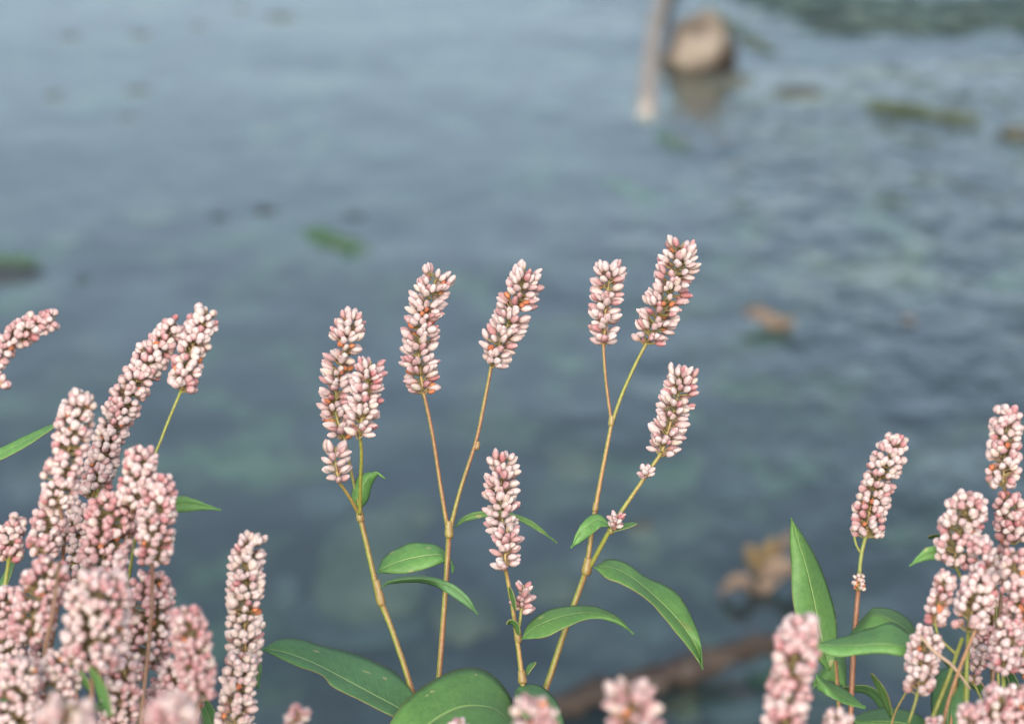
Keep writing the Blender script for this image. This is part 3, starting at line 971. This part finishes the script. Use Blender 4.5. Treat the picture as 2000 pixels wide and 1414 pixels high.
flower_spike(d_, [(1266, 668, D), (1290, 610, D), (1315, 550, D), (1334, 474, D)], 42, 42, rust=0.06, pink=0.3, gap=0.06, cream=0.25, blen=29, bwid=16)
flower_spike(d_, [(1293, 882, D - .006), (1308, 830, D - .006), (1322, 780, D - .006), (1335, 722, D - .006)], 37, 43, rust=0.01, pink=0.3, gap=0.05, cream=0.2)
# two tiny bud heads
flower_spike(d_, [(1264, 928, D - .008), (1262, 918, D - .008), (1262, 912, D - .008)], 15, 44, rust=0.0, pink=0.3, gap=0.0, blen=22, bwid=13, dens=1.6)
flower_spike(d_, [(1200, 1030, D - .01), (1204, 1016, D - .01), (1205, 1004, D - .01)], 15, 45, rust=0.0, pink=0.5, gap=0.0, blen=24, bwid=13, dens=1.5)
leaf(d_, [(1196, 1030), (1175, 1006, .002), (1150, 1008, .002), (1128, 1035), (1115, 1070)],
     [(1196, 1030), (1172, 1015), (1155, 1020), (1135, 1042), (1115, 1070)],
     [(1196, 1030), (1176, 1028, -.002), (1166, 1034, -.003), (1145, 1052), (1115, 1070)], D - .006, M_LEAF_Y, bulge=2, seed=9)
blade(d_, [(1196, 1036), (1215, 1028), (1244, 1021)], 5.5, D - .008, M_LEAF_Y, seed=10)
leaf(d_, [(1160, 1108), (1185, 1093, .006), (1220, 1098, .006), (1270, 1130, .006), (1320, 1155, .006), (1350, 1200, .004), (1368, 1250, 0), (1372, 1306, -.004)],
     [(1160, 1108), (1195, 1108), (1235, 1128), (1280, 1165), (1320, 1205), (1350, 1245), (1366, 1275), (1372, 1306, -.004)],
     [(1160, 1108), (1185, 1128, -.005), (1225, 1145, -.006), (1270, 1175, -.006), (1310, 1222, -.005), (1338, 1255, -.004), (1362, 1288, -.004), (1372, 1306, -.004)], D - .012, M_LEAF, bulge=5, wave=2.2, seed=11)

# --- big near leaves at the bottom middle, on a leafy shoot of their own
e_ = plant('leafy shoot with two broad dark green leaves at the bottom middle', (900, 1540, D - .05), 'leafy shoots')
e_['category'] = 'plant'
stem(e_, [(905, 1600, D - .05, 8), (960, 1500, D - .05, 7), (1010, 1440, D - .05, 6)], root=True, seed=16)
leaf(e_, [(1010, 1430, 0), (1000, 1365, .016), (960, 1315, .02), (910, 1303, .02), (850, 1325, .016), (790, 1370, .01), (745, 1440, 0), (700, 1520, -.01)],
     [(1010, 1430, -.006), (970, 1385, 0), (910, 1378, 0), (860, 1398, 0), (820, 1430, 0), (780, 1480, 0), (740, 1510, -.004), (700, 1520, -.01)],
     [(1010, 1430, -.01), (980, 1445, -.02), (930, 1460, -.02), (880, 1480, -.02), (840, 1510, -.02), (790, 1530, -.015), (740, 1530, -.012), (700, 1520, -.01)], D - .03, M_LEAF, bulge=8, seed=12)
leaf(e_, [(1005, 1350, .01), (1020, 1336, .01), (1055, 1338, .01), (1085, 1365, .008), (1100, 1400, .004), (1110, 1450, 0)],
     [(1005, 1350, .01), (1025, 1352, .004), (1050, 1368, 0), (1075, 1395, 0), (1095, 1425, 0), (1110, 1450, 0)],
     [(1005, 1350, .01), (1008, 1375, -.006), (1030, 1410, -.008), (1060, 1435, -.008), (1090, 1450, -.004), (1110, 1450, 0)], D - .02, M_LEAF_B, bulge=5, seed=13)

# ================================================================== near heads along the bottom edge (out of focus)
def head(label, axis, hw, seed, blen=40, bwid=24, pink=0.45, rust=0.05, group=GROUP_B, dens=1.0, sag=None, kind='point', gap=0.05):
    bx, by, bd = axis[0]
    p = plant(label, (bx, max(by, 1414) + 60, bd), group)
    stem(p, [(bx + 4, by + 140, bd, 8), (bx + 1, by + 50, bd, 6), (bx, by, bd, 5)], root=True, seed=seed)
    flower_spike(p, axis, hw, seed, kind, pink, rust, dens, blen, bwid, gap=gap)
    return p


head('blurred pink flower head at the bottom edge in front of the dead branch', [(1245, 1460, .45), (1236, 1400, .45), (1222, 1335, .45)], 56, 51, blen=42, bwid=27, pink=0.5)
head('blurred pink flower head at the bottom edge touching the broad green leaves', [(1050, 1480, .47), (1044, 1420, .47), (1042, 1372, .47)], 46, 52, blen=38, bwid=24)
head('faint small blurred pink head low in the dark water left of the broad leaves', [(560, 1450, .86), (572, 1415, .86), (588, 1385, .86)], 24, 53, blen=24, bwid=14, pink=0.75)
head('tip of a rosy flower head peeping over the bottom edge on the broad leaf', [(900, 1450, .56), (900, 1425, .56), (898, 1405, .56)], 22, 54, blen=30, bwid=22, pink=0.7, rust=0.2)
head('large pale blurred flower head in the bottom left corner', [(105, 1520, .43), (125, 1440, .43), (138, 1370, .43)], 66, 55, blen=46, bwid=34, pink=0.4, kind='round')
head('large blurred rosy flower head at the bottom, right of the corner one', [(325, 1520, .43), (332, 1440, .43), (338, 1365, .43)], 60, 56, blen=46, bwid=32, pink=0.5, kind='round')

# ================================================================== left cluster
def lp(label, foot, spikes, stems, leaves=(), group=GROUP_L, dark=True, seed=0):
    p = plant(label, foot, group)
    for i, st in enumerate(stems):
        g0 = (0.10, 0.075, 0.035) if dark else STEM_G
        g1 = (0.16, 0.08, 0.05) if dark else STEM_O
        stem(p, st, g0=g0, g1=g1, root=(i == 0), seed=seed + i)
    for i, (ax, hw, kw) in enumerate(spikes):
        k = dict(kind='round', blen=25, bwid=22, pink=0.3, rust=0.03, cream=0.12, gap=0.10, dens=1.12, rachis_col=(0.09, 0.08, 0.03))
        k.update(kw)
        flower_spike(p, ax, hw, seed * 10 + i, **k)
    for lf in leaves:
        lf(p)
    return p


def ax(d, *pts):
    return [(x, y, d) for x, y in pts]


PK = dict(pink=0.65)
lp('drooping pink spike bending in from the left edge above the others', (-90, 1440, .60),
   [(ax(.60, (-45, 790), (-25, 720), (20, 668), (70, 632), (108, 622)), 31, dict(pink=0.6)),
    (ax(.60, (2, 752), (4, 745), (5, 738)), 14, dict(pink=0.4))],
   [[(-100, 1440, .60, 7), (-110, 1100, .60, 6), (-80, 880, .60, 5), (-45, 790, .60, 5)], [(-45, 790, .6, 3), (-15, 770, .6, 3), (2, 752, .6, 3)]],
   [lambda p: blade(p, [(-90, 920), (0, 886), (60, 855), (112, 826)], 11, .62, M_LEAF_Y)], seed=60)
lp('tallest left stem with an arching spike and a second spike on a bare stalk', (250, 1440, .62),
   [(ax(.62, (180, 970), (212, 860), (250, 775), (290, 705), (335, 648), (352, 636)), 37, {}),
    (ax(.61, (355, 760), (366, 712), (382, 660), (404, 606)), 34, dict(cream=0.3, pink=0.2, gap=0.16))],
   [[(250, 1440, .62, 7), (235, 1200, .62, 6), (190, 1020, .62, 5.5), (195, 915, .62, 5)],
    [(240, 1200, .615, 5), (280, 960, .61, 4), (318, 850, .61, 3.6), (354, 762, .61, 3.6)]], dark=False, seed=61)
lp('second tallest left spike, pale, on a dark stem with a rosier spike below', (150, 1440, .58),
   [(ax(.58, (112, 985), (122, 930), (138, 860), (150, 810), (160, 768)), 40, dict(cream=0.25, pink=0.2, gap=0.16)),
    (ax(.585, (85, 1080), (92, 1030), (100, 985)), 38, dict(pink=0.45))],
   [[(60, 1440, .59, 6), (100, 1260, .59, 6), (122, 1110, .59, 5), (126, 1020, .585, 4.5), (116, 985, .58, 4)]], seed=62)
lp('knobbly pale spike below the bare stalk with a deep rosy spike under it', (205, 1440, .575),
   [(ax(.575, (258, 985), (268, 930), (280, 876)), 37, dict(pink=0.35)),
    (ax(.58, (198, 1110), (212, 1040), (232, 965)), 54, dict(pink=0.75, rust=0.06))],
   [[(205, 1440, .59, 6), (190, 1200, .59, 5), (196, 1110, .58, 5)], [(235, 1150, .585, 4), (255, 1040, .58, 4), (258, 985, .575, 4)]], seed=63)
lp('upright rosy spike beside the narrow green leaf, right side of the left cluster', (285, 1440, .57),
   [(ax(.57, (300, 1100), (305, 1040), (308, 980), (314, 930)), 40, dict(pink=0.45)),
    (ax(.575, (285, 1300), (292, 1210), (298, 1120)), 50, dict(pink=0.7, gap=0.16))],
   [[(272, 1440, .56, 6), (283, 1330, .56, 5.5), (296, 1200, .562, 5), (298, 1100, .565, 4.5)]],
   [lambda p: leaf(p, [(330, 985), (350, 968), (385, 976), (432, 996)], [(330, 990), (355, 984), (388, 986), (432, 996)], [(330, 1000), (360, 1000), (392, 996), (432, 996)], .60, M_LEAF_Y, bulge=2)], seed=64)
lp('short pale spike cut by the left edge at mid height of the cluster', (5, 1440, .60),
   [(ax(.60, (18, 1090), (20, 1050), (26, 1008)), 32, dict(cream=0.2))],
   [[(-5, 1440, .60, 6), (2, 1250, .60, 5.5), (8, 1140, .60, 5), (18, 1090, .60, 5)]],
   [lambda p: blade(p, [(-20, 1200), (10, 1130), (28, 1092)], 9, .61, M_LEAF_B)], dark=False, seed=65)
lp('deep rosy spike leaning over a dark curved stem near the left edge', (70, 1440, .55),
   [(ax(.552, (55, 1250), (72, 1180), (105, 1095)), 48, dict(pink=0.75, rust=0.05, blen=24, bwid=21))],
   [[(75, 1440, .545, 6), (88, 1270, .54, 5.5), (108, 1170, .54, 5), (116, 1095, .54, 4)]], seed=66)
lp('broad pale flower spike in the heart of the left cluster', (180, 1460, .52),
   [(ax(.52, (178, 1300), (188, 1210), (202, 1120)), 66, dict(blen=28, bwid=25, cream=0.2, dens=1.2))],
   [[(185, 1440, .52, 6), (180, 1370, .52, 6), (178, 1300, .52, 5)]],
   [lambda p: blade(p, [(215, 1400), (195, 1340), (172, 1298)], 9, .50, M_LEAF_Y)], seed=67)
lp('pink cone-shaped blurred spike at the right end of the left cluster', (390, 1450, .52),
   [(ax(.52, (388, 1360), (380, 1290), (362, 1190)), 42, dict(pink=0.8, blen=27, bwid=22))],
   [[(385, 1470, .52, 5), (388, 1410, .52, 5), (388, 1360, .52, 5)]], seed=68)
lp('creamy white spike standing apart between the left cluster and the middle', (450, 1460, .59),
   [(ax(.592, (480, 1290), (478, 1210), (482, 1120), (492, 1046)), 37, dict(cream=0.6, pink=0.06, kind='point', blen=26, bwid=19)),
    (ax(.586, (452, 1470), (462, 1380), (474, 1282)), 38, dict(cream=0.55, pink=0.10, kind='point', blen=26, bwid=19))],
   [[(450, 1500, .59, 6), (462, 1380, .592, 5), (474, 1290, .592, 4), (480, 1285, .592, 4)]],
   [lambda p: leaf(p, [(480, 1320), (500, 1290), (512, 1300), (505, 1345)], [(480, 1325), (498, 1310), (506, 1318), (505, 1345)], [(480, 1340), (490, 1335), (498, 1340), (505, 1345)], .60, M_LEAF_B, bulge=1)], seed=69)
lp('pale spike in the lower left corner above the large blurred head', (20, 1480, .53),
   [(ax(.53, (25, 1430), (30, 1360), (42, 1290)), 52, dict(cream=0.2, blen=26, bwid=23)),
    (ax(.57, (15, 1290), (12, 1220), (18, 1150)), 42, dict(cream=0.2))],
   [[(20, 1560, .53, 6), (22, 1480, .53, 5), (25, 1430, .53, 5)], [(22, 1480, .55, 4), (15, 1380, .57, 4), (15, 1290, .57, 4)]], seed=70)
lp('pale knobbly spike between the lower left corner and the cluster heart', (110, 1480, .54),
   [(ax(.54, (105, 1420), (112, 1350), (118, 1275)), 44, dict(cream=0.25, blen=26, bwid=23))],
   [[(110, 1560, .54, 6), (108, 1480, .54, 5), (105, 1420, .54, 5)]], seed=71)
lp('dull pink spike low in the left cluster behind the blurred heads', (240, 1480, .56),
   [(ax(.56, (235, 1420), (240, 1350), (248, 1280)), 40, dict(pink=0.5)),
    (ax(.57, (330, 1420), (335, 1350), (338, 1290)), 34, dict(pink=0.55, gap=0.18))],
   [[(240, 1560, .56, 6), (238, 1480, .56, 5), (235, 1420, .56, 5)], [(240, 1540, .56, 5), (300, 1470, .565, 4), (330, 1420, .57, 4)]], seed=72)
lp('half hidden pale spike behind the second tallest left spike', (150, 1440, .63),
   [(ax(.63, (140, 1080), (150, 1030), (165, 985)), 32, dict(pink=0.2, cream=0.2)),
    (ax(.63, (150, 1180), (148, 1130), (150, 1090)), 34, dict(pink=0.35, cream=0.4))],
   [[(150, 1440, .63, 6), (148, 1250, .63, 5), (142, 1080, .63, 4)]], dark=False, seed=73)

lp('thin dark stalk with a few small buds between the rosy spikes of the left cluster', (150, 1440, .55),
   [(ax(.55, (232, 1130), (236, 1100), (238, 1075)), 16, dict(pink=0.5, blen=22, bwid=20))],
   [[(150, 1440, .55, 5), (185, 1330, .55, 4), (215, 1220, .55, 3.5), (232, 1130, .55, 3)]],
   [lambda p: blade(p, [(178, 1350), (150, 1310), (128, 1290)], 7, .54, M_LEAF_Y),
    lambda p: blade(p, [(160, 1400), (190, 1380), (232, 1385)], 9, .56, M_LEAF)], seed=74)

lp('slim pale spikes low in the left cluster between the heart and the rosy stem', (225, 1460, .585),
   [(ax(.585, (212, 1420), (222, 1360), (228, 1300)), 26, dict(cream=0.25, blen=22, bwid=19)),
    (ax(.585, (290, 1440), (300, 1385), (312, 1330)), 25, dict(pink=0.45, blen=22, bwid=19)),
    (ax(.59, (60, 1330), (72, 1290), (86, 1240)), 26, dict(cream=0.2, blen=22, bwid=19))],
   [[(215, 1560, .585, 5), (212, 1480, .585, 4), (212, 1420, .585, 3.5)], [(215, 1540, .585, 4), (265, 1490, .585, 3.5), (290, 1440, .585, 3)],
    [(215, 1550, .588, 4), (110, 1430, .59, 3.5), (60, 1330, .59, 3)]], seed=75)
lp('slim orange-tipped spike drooping at the right foot of the left cluster', (370, 1480, .60),
   [(ax(.60, (372, 1400), (385, 1360), (402, 1320)), 20, dict(pink=0.4, rust=0.25, blen=22, bwid=18)),
    (ax(.60, (352, 1420), (350, 1370), (346, 1320)), 24, dict(pink=0.6, blen=22, bwid=19))],
   [[(365, 1560, .60, 5), (368, 1470, .60, 4), (372, 1400, .60, 3)], [(365, 1540, .60, 4), (355, 1480, .60, 3), (352, 1420, .60, 3)]], seed=76)

# ================================================================== right side
r1 = plant('lone pale spike on a bare reddish stem between the upright leaf and the right cluster', (1663, 1440, .615), GROUP_R)
E = .615
stem(r1, [(1660, 1440, E, 7), (1664, 1330, E, 7), (1670, 1230, E, 6.5), (1678, 1130, E, 5.5)], g0=(0.186, 0.093, 0.050), g1=(0.236, 0.112, 0.062), root=True, seed=80,
     nodes=[(1679, 1134, E, 8, 30, 4)])
stem(r1, [(1678, 1130, E, 5), (1682, 1085, E, 5), (1692, 1042, E, 5)], seed=81, g0=(0.124, 0.186, 0.043), g1=STEM_O)
stem(r1, [(1680, 1078, E, 3), (1672, 1062, E, 3), (1666, 1035, E, 2.6)], seed=82, g0=(0.124, 0.186, 0.043), g1=STEM_O, name='side_stalk')
flower_spike(r1, [(1692, 1045, E), (1700, 990, E), (1722, 925, E), (1752, 852, E)], 38, 83, kind='round', pink=0.28, cream=0.2, blen=24, bwid=20, gap=0.16, dens=1.05, rachis_col=(0.12, 0.10, 0.04))
mbx = flower_spike(r1, [(1677, 1150, E - .002), (1679, 1136, E - .002), (1681, 1124, E - .002)], 15, 84, kind='round', pink=0.0, cream=1.0, rust=0.3, blen=12, bwid=11, gap=0.0, dens=0.8)

lv = plant('leafy green shoot with one tall upright pointed leaf at lower right', (1645, 1480, .62), 'leafy shoots')
lv['category'] = 'plant'
stem(lv, [(1650, 1500, .62, 7), (1640, 1400, .62, 6), (1632, 1290, .62, 5)], root=True, seed=85)
leaf(lv, [(1606, 1300, 0), (1565, 1240, -.002), (1548, 1170, -.002), (1545, 1100, 0), (1542, 1050, 0), (1545, 1011, 0)],
     [(1622, 1310, 0), (1603, 1240, 0), (1590, 1175, 0), (1575, 1110, 0), (1558, 1055, 0), (1545, 1011, 0)],
     [(1634, 1270, 0), (1634, 1210, .004), (1622, 1160, .006), (1600, 1100, .006), (1572, 1050, .003), (1545, 1011, 0)], .62, M_LEAF, bulge=4, seed=14)
leaf(lv, [(1795, 1268, 0), (1775, 1235, .012), (1740, 1214, .014), (1700, 1225, .012), (1650, 1242, .008), (1588, 1258, 0)],
     [(1795, 1275, 0), (1765, 1262, -.002), (1720, 1258, -.002), (1680, 1260, -.002), (1640, 1260, 0), (1588, 1258, 0)],
     [(1795, 1282, 0), (1765, 1282, -.003), (1720, 1276, -.003), (1680, 1278, -.003), (1635, 1282, -.002), (1588, 1270, 0)], .585, M_LEAF_Y, bulge=5, seed=15)
leaf(lv, [(1800, 1262, 0), (1780, 1215, .01), (1745, 1190, .012), (1710, 1186, .012), (1696, 1195, .01), (1670, 1225, .01), (1640, 1262, 0)],
     [(1800, 1262, 0), (1770, 1228, 0), (1740, 1210, 0), (1710, 1200, 0), (1690, 1215, 0), (1670, 1235, 0), (1640, 1262, 0)],
     [(1800, 1262, 0), (1765, 1245, -.003), (1735, 1230, -.003), (1705, 1225, -.003), (1685, 1235, -.003), (1665, 1250, 0), (1640, 1262, 0)], .60, M_LEAF, bulge=4, seed=16)
leaf(lv, [(1595, 1315, 0), (1610, 1325, .004), (1650, 1345, .005), (1690, 1380, 0)],
     [(1595, 1330, 0), (1615, 1340, -.002), (1650, 1362, 0), (1690, 1380, 0)],
     [(1595, 1345, 0), (1620, 1360, -.003), (1650, 1374, -.002), (1690, 1385, 0)], .60, M_LEAF_Y, bulge=3, seed=17)
leaf(lv, [(1588, 1330, 0), (1640, 1262, .01), (1652, 1290, .01), (1655, 1350, 0)],
     [(1588, 1335, 0), (1620, 1300, 0), (1642, 1305, 0), (1655, 1350, 0)],
     [(1588, 1345, 0), (1612, 1330, -.002), (1635, 1335, 0), (1655, 1350, 0)], .66, M_LEAF, bulge=3, seed=18)

head('nearest right-hand spike with big round pink buds, in front of the upright leaf', [(1530, 1440, .50), (1543, 1340, .50), (1556, 1260, .50), (1572, 1205, .50)], 48, 86,
     blen=36, bwid=34, pink=0.6, rust=0.02, group=GROUP_R, dens=1.1, kind='round', gap=0.10)
head('low pale head at the bottom edge right of the nearest pink spike', [(1640, 1470, .52), (1636, 1430, .52), (1630, 1390, .52)], 34, 87, blen=30, bwid=27, pink=0.4, kind='round', group=GROUP_R)

BR = dict(dark=False)
lp('topmost right spike cut by the right edge with a bunch hanging below', (1960, 1440, .60),
   [(ax(.60, (1958, 945), (1962, 880), (1966, 796)), 35, dict(gap=0.16, cream=0.2)),
    (ax(.60, (1980, 1055), (1972, 1010), (1968, 965)), 36, dict(pink=0.55, gap=0.14)),
    (ax(.60, (1932, 945), (1934, 940), (1936, 934)), 15, dict(blen=24, bwid=24))],
   [[(1930, 1440, .60, 6), (1945, 1250, .60, 5), (1966, 1080, .60, 4.5), (1962, 950, .60, 4)]], group=GROUP_R, seed=90)
lp('thick rounded pale spike leading the right cluster, with a small green leaf under it', (1880, 1440, .585),
   [(ax(.585, (1862, 1100), (1876, 1040), (1896, 965)), 46, dict(cream=0.25, dens=1.1, gap=0.14)),
    (ax(.58, (1925, 1120), (1918, 1085), (1910, 1050)), 32, dict(pink=0.3, gap=0.2)),
    (ax(.575, (1890, 1225), (1905, 1170), (1925, 1110)), 42, dict(blen=28, bwid=25, pink=0.3, gap=0.2))],
   [[(1885, 1440, .58, 7), (1887, 1330, .58, 6), (1892, 1225, .58, 5)], [(1892, 1225, .58, 4), (1884, 1150, .585, 4), (1864, 1100, .585, 4)]],
   [lambda p: leaf(p, [(1855, 1088), (1835, 1066), (1805, 1072), (1776, 1105)], [(1855, 1092), (1835, 1080), (1808, 1084), (1776, 1105)], [(1855, 1100), (1835, 1094), (1810, 1094), (1776, 1105)], .59, M_LEAF_Y, bulge=2),
    lambda p: blade(p, [(1850, 1052), (1830, 1049), (1812, 1050)], 5, .60, M_LEAF_B)], group=GROUP_R, seed=91, **BR)
lp('small drooping pink spike on the left side of the right cluster', (1835, 1440, .58),
   [(ax(.58, (1826, 1215), (1836, 1170), (1852, 1120)), 28, dict(pink=0.4, gap=0.16)),
    (ax(.575, (1792, 1350), (1800, 1290), (1815, 1230)), 35, dict(pink=0.2, cream=0.25, gap=0.16))],
   [[(1800, 1480, .58, 7), (1822, 1400, .58, 6), (1850, 1330, .58, 6), (1880, 1245, .58, 5)], [(1870, 1280, .58, 4), (1835, 1245, .58, 3.5), (1826, 1215, .58, 3.5)],
    [(1775, 1410, .575, 3.5), (1788, 1370, .575, 3.5), (1792, 1350, .575, 3.5)]], group=GROUP_R, seed=92, **BR)
lp('loose bunch of pale spikes hard against the right edge', (1985, 1440, .57),
   [(ax(.57, (1985, 1160), (1982, 1120), (1985, 1075)), 32, dict(gap=0.2)),
    (ax(.57, (1958, 1310), (1965, 1260), (1975, 1210)), 34, dict(pink=0.4, gap=0.16)),
    (ax(.575, (2000, 1240), (1990, 1200), (1985, 1160)), 34, dict(pink=0.55, rust=0.1))],
   [[(1975, 1480, .57, 6), (1962, 1380, .57, 5), (1958, 1310, .57, 4.5)], [(1975, 1470, .575, 5), (2005, 1340, .575, 5), (2000, 1240, .575, 4.5)]],
   [lambda p: blade(p, [(1985, 1420), (1972, 1360), (1955, 1300)], 8, .62, M_LEAF_B)], group=GROUP_R, seed=93, **BR)
lp('low rosy spikes in the bottom right corner', (1930, 1500, .54),
   [(ax(.54, (1920, 1460), (1938, 1400), (1960, 1345)), 44, dict(pink=0.5, blen=27, bwid=24)),
    (ax(.54, (1990, 1440), (1992, 1390), (1995, 1340)), 34, dict(pink=0.6, rust=0.1)),
    (ax(.53, (1905, 1460), (1900, 1420), (1896, 1380)), 34, dict(pink=0.35, blen=28, bwid=25)),
    (ax(.56, (1830, 1470), (1826, 1440), (1820, 1405)), 30, dict(pink=0.3, rust=0.12))],
   [[(1930, 1600, .54, 6), (1925, 1520, .54, 5), (1920, 1460, .54, 5)], [(1925, 1520, .54, 4), (1910, 1490, .535, 4), (1905, 1460, .53, 4)],
    [(1930, 1540, .54, 4), (1970, 1490, .54, 4), (1990, 1440, .54, 4)], [(1925, 1560, .55, 4), (1860, 1510, .56, 4), (1830, 1470, .56, 4)]], group=GROUP_R, seed=94)
lp('half hidden rosy spikes at the back of the right cluster', (1930, 1440, .63),
   [(ax(.63, (1935, 1260), (1940, 1210), (1945, 1160)), 34, dict(pink=0.5, rust=0.08)),
    (ax(.63, (1905, 1300), (1908, 1270), (1910, 1240)), 18, dict(pink=0.4))],
   [[(1940, 1440, .63, 6), (1938, 1340, .63, 5), (1935, 1260, .63, 4)], [(1935, 1360, .63, 3), (1915, 1330, .63, 3), (1905, 1300, .63, 3)]], group=GROUP_R, seed=95)

lp('loose sprays of small pale buds filling the right edge below the topmost spike', (1950, 1440, .605),
   [(ax(.605, (1945, 1135), (1950, 1105), (1960, 1070)), 24, dict(cream=0.25, blen=23, bwid=20, gap=0.2)),
    (ax(.605, (1900, 1330), (1912, 1300), (1925, 1268)), 17, dict(pink=0.4, blen=20, bwid=18, gap=0.2)),
    (ax(.605, (2008, 1320), (2000, 1285), (1990, 1255)), 22, dict(pink=0.3, blen=22, bwid=20, gap=0.2))],
   [[(1955, 1480, .605, 5), (1948, 1300, .605, 4), (1945, 1135, .605, 3)], [(1950, 1420, .605, 3), (1920, 1370, .605, 3), (1900, 1330, .605, 2.5)],
    [(1950, 1440, .605, 3), (1990, 1380, .605, 3), (2008, 1320, .605, 2.5)]], group=GROUP_R, seed=96, **BR)

lw = plant('tangle of dark green leaves and thin stalks low in the right cluster', (1850, 1480, .64), 'leafy shoots')
lw['category'] = 'plant'
stem(lw, [(1850, 1500, .64, 6), (1856, 1420, .64, 5), (1868, 1330, .64, 4)], root=True, seed=96)
leaf(lw, [(1880, 1310, .01), (1840, 1305, .01), (1820, 1340, .01), (1822, 1400, .006), (1860, 1440, 0)],
     [(1885, 1320, 0), (1868, 1340, 0), (1855, 1370, 0), (1852, 1410, 0), (1860, 1440, 0)],
     [(1890, 1330, 0), (1895, 1350, -.002), (1890, 1385, -.002), (1880, 1420, 0), (1860, 1440, 0)], .64, M_LEAF_B, bulge=4, seed=19)
leaf(lw, [(1850, 1460, 0), (1800, 1400, .01), (1750, 1382, .01), (1700, 1385, .01), (1660, 1405, 0)],
     [(1850, 1470, 0), (1800, 1425, 0), (1750, 1410, 0), (1700, 1408, 0), (1660, 1405, 0)],
     [(1850, 1480, 0), (1790, 1455, 0), (1745, 1445, 0), (1695, 1430, 0), (1660, 1405, 0)], .63, M_LEAF, bulge=4, seed=20)
blade(lw, [(1740, 1400), (1725, 1355), (1700, 1314)], 7, .60, M_LEAF, seed=21)
blade(lw, [(2010, 1395), (1960, 1375), (1900, 1335), (1840, 1290)], 8, .64, M_LEAF, seed=22)
blade(lw, [(1985, 1420), (1990, 1370), (1975, 1320), (1962, 1300)], 9, .65, M_LEAF_B, seed=23)
blade(lw, [(1790, 1420), (1745, 1400), (1700, 1350), (1640, 1345)], 10, .66, M_LEAF_B, seed=23)
stem(lw, [(1735, 1470, .60, 4), (1745, 1400, .60, 3), (1770, 1350, .60, 3), (1782, 1320, .60, 2.5)], seed=97)
stem(lw, [(1895, 1345, .57, 3), (1860, 1300, .57, 4), (1825, 1272, .57, 4), (1796, 1240, .57, 3)], seed=98, g0=(0.279, 0.211, 0.149), g1=(0.310, 0.236, 0.174), name='dried_stalk')
stem(lw, [(1840, 1420, .57, 5), (1855, 1360, .57, 5), (1880, 1290, .57, 5), (1905, 1230, .57, 4)], seed=99, g0=(0.174, 0.099, 0.043), g1=(0.248, 0.136, 0.062))
# low leaves behind the left cluster
lx = plant('dark green leaves low behind the left cluster', (250, 1500, .60), 'leafy shoots')
lx['category'] = 'plant'
stem(lx, [(250, 1560, .60, 6), (245, 1480, .60, 5), (240, 1420, .60, 4)], root=True, seed=100)
blade(lx, [(215, 1520), (225, 1440), (210, 1370), (190, 1330)], 26, .60, M_LEAF_B, seed=24)
blade(lx, [(255, 1520), (270, 1440), (262, 1380), (250, 1340)], 22, .61, M_LEAF, seed=25)
blade(lx, [(395, 1560), (420, 1460), (405, 1390), (380, 1350)], 20, .63, M_LEAF_B, seed=26)
blade(lx, [(-20, 1520), (20, 1440), (15, 1370), (-20, 1310)], 30, .62, M_LEAF_B, seed=27)
blade(lx, [(90, 1500), (60, 1400), (40, 1330), (10, 1290)], 22, .63, M_LEAF_B, seed=28)
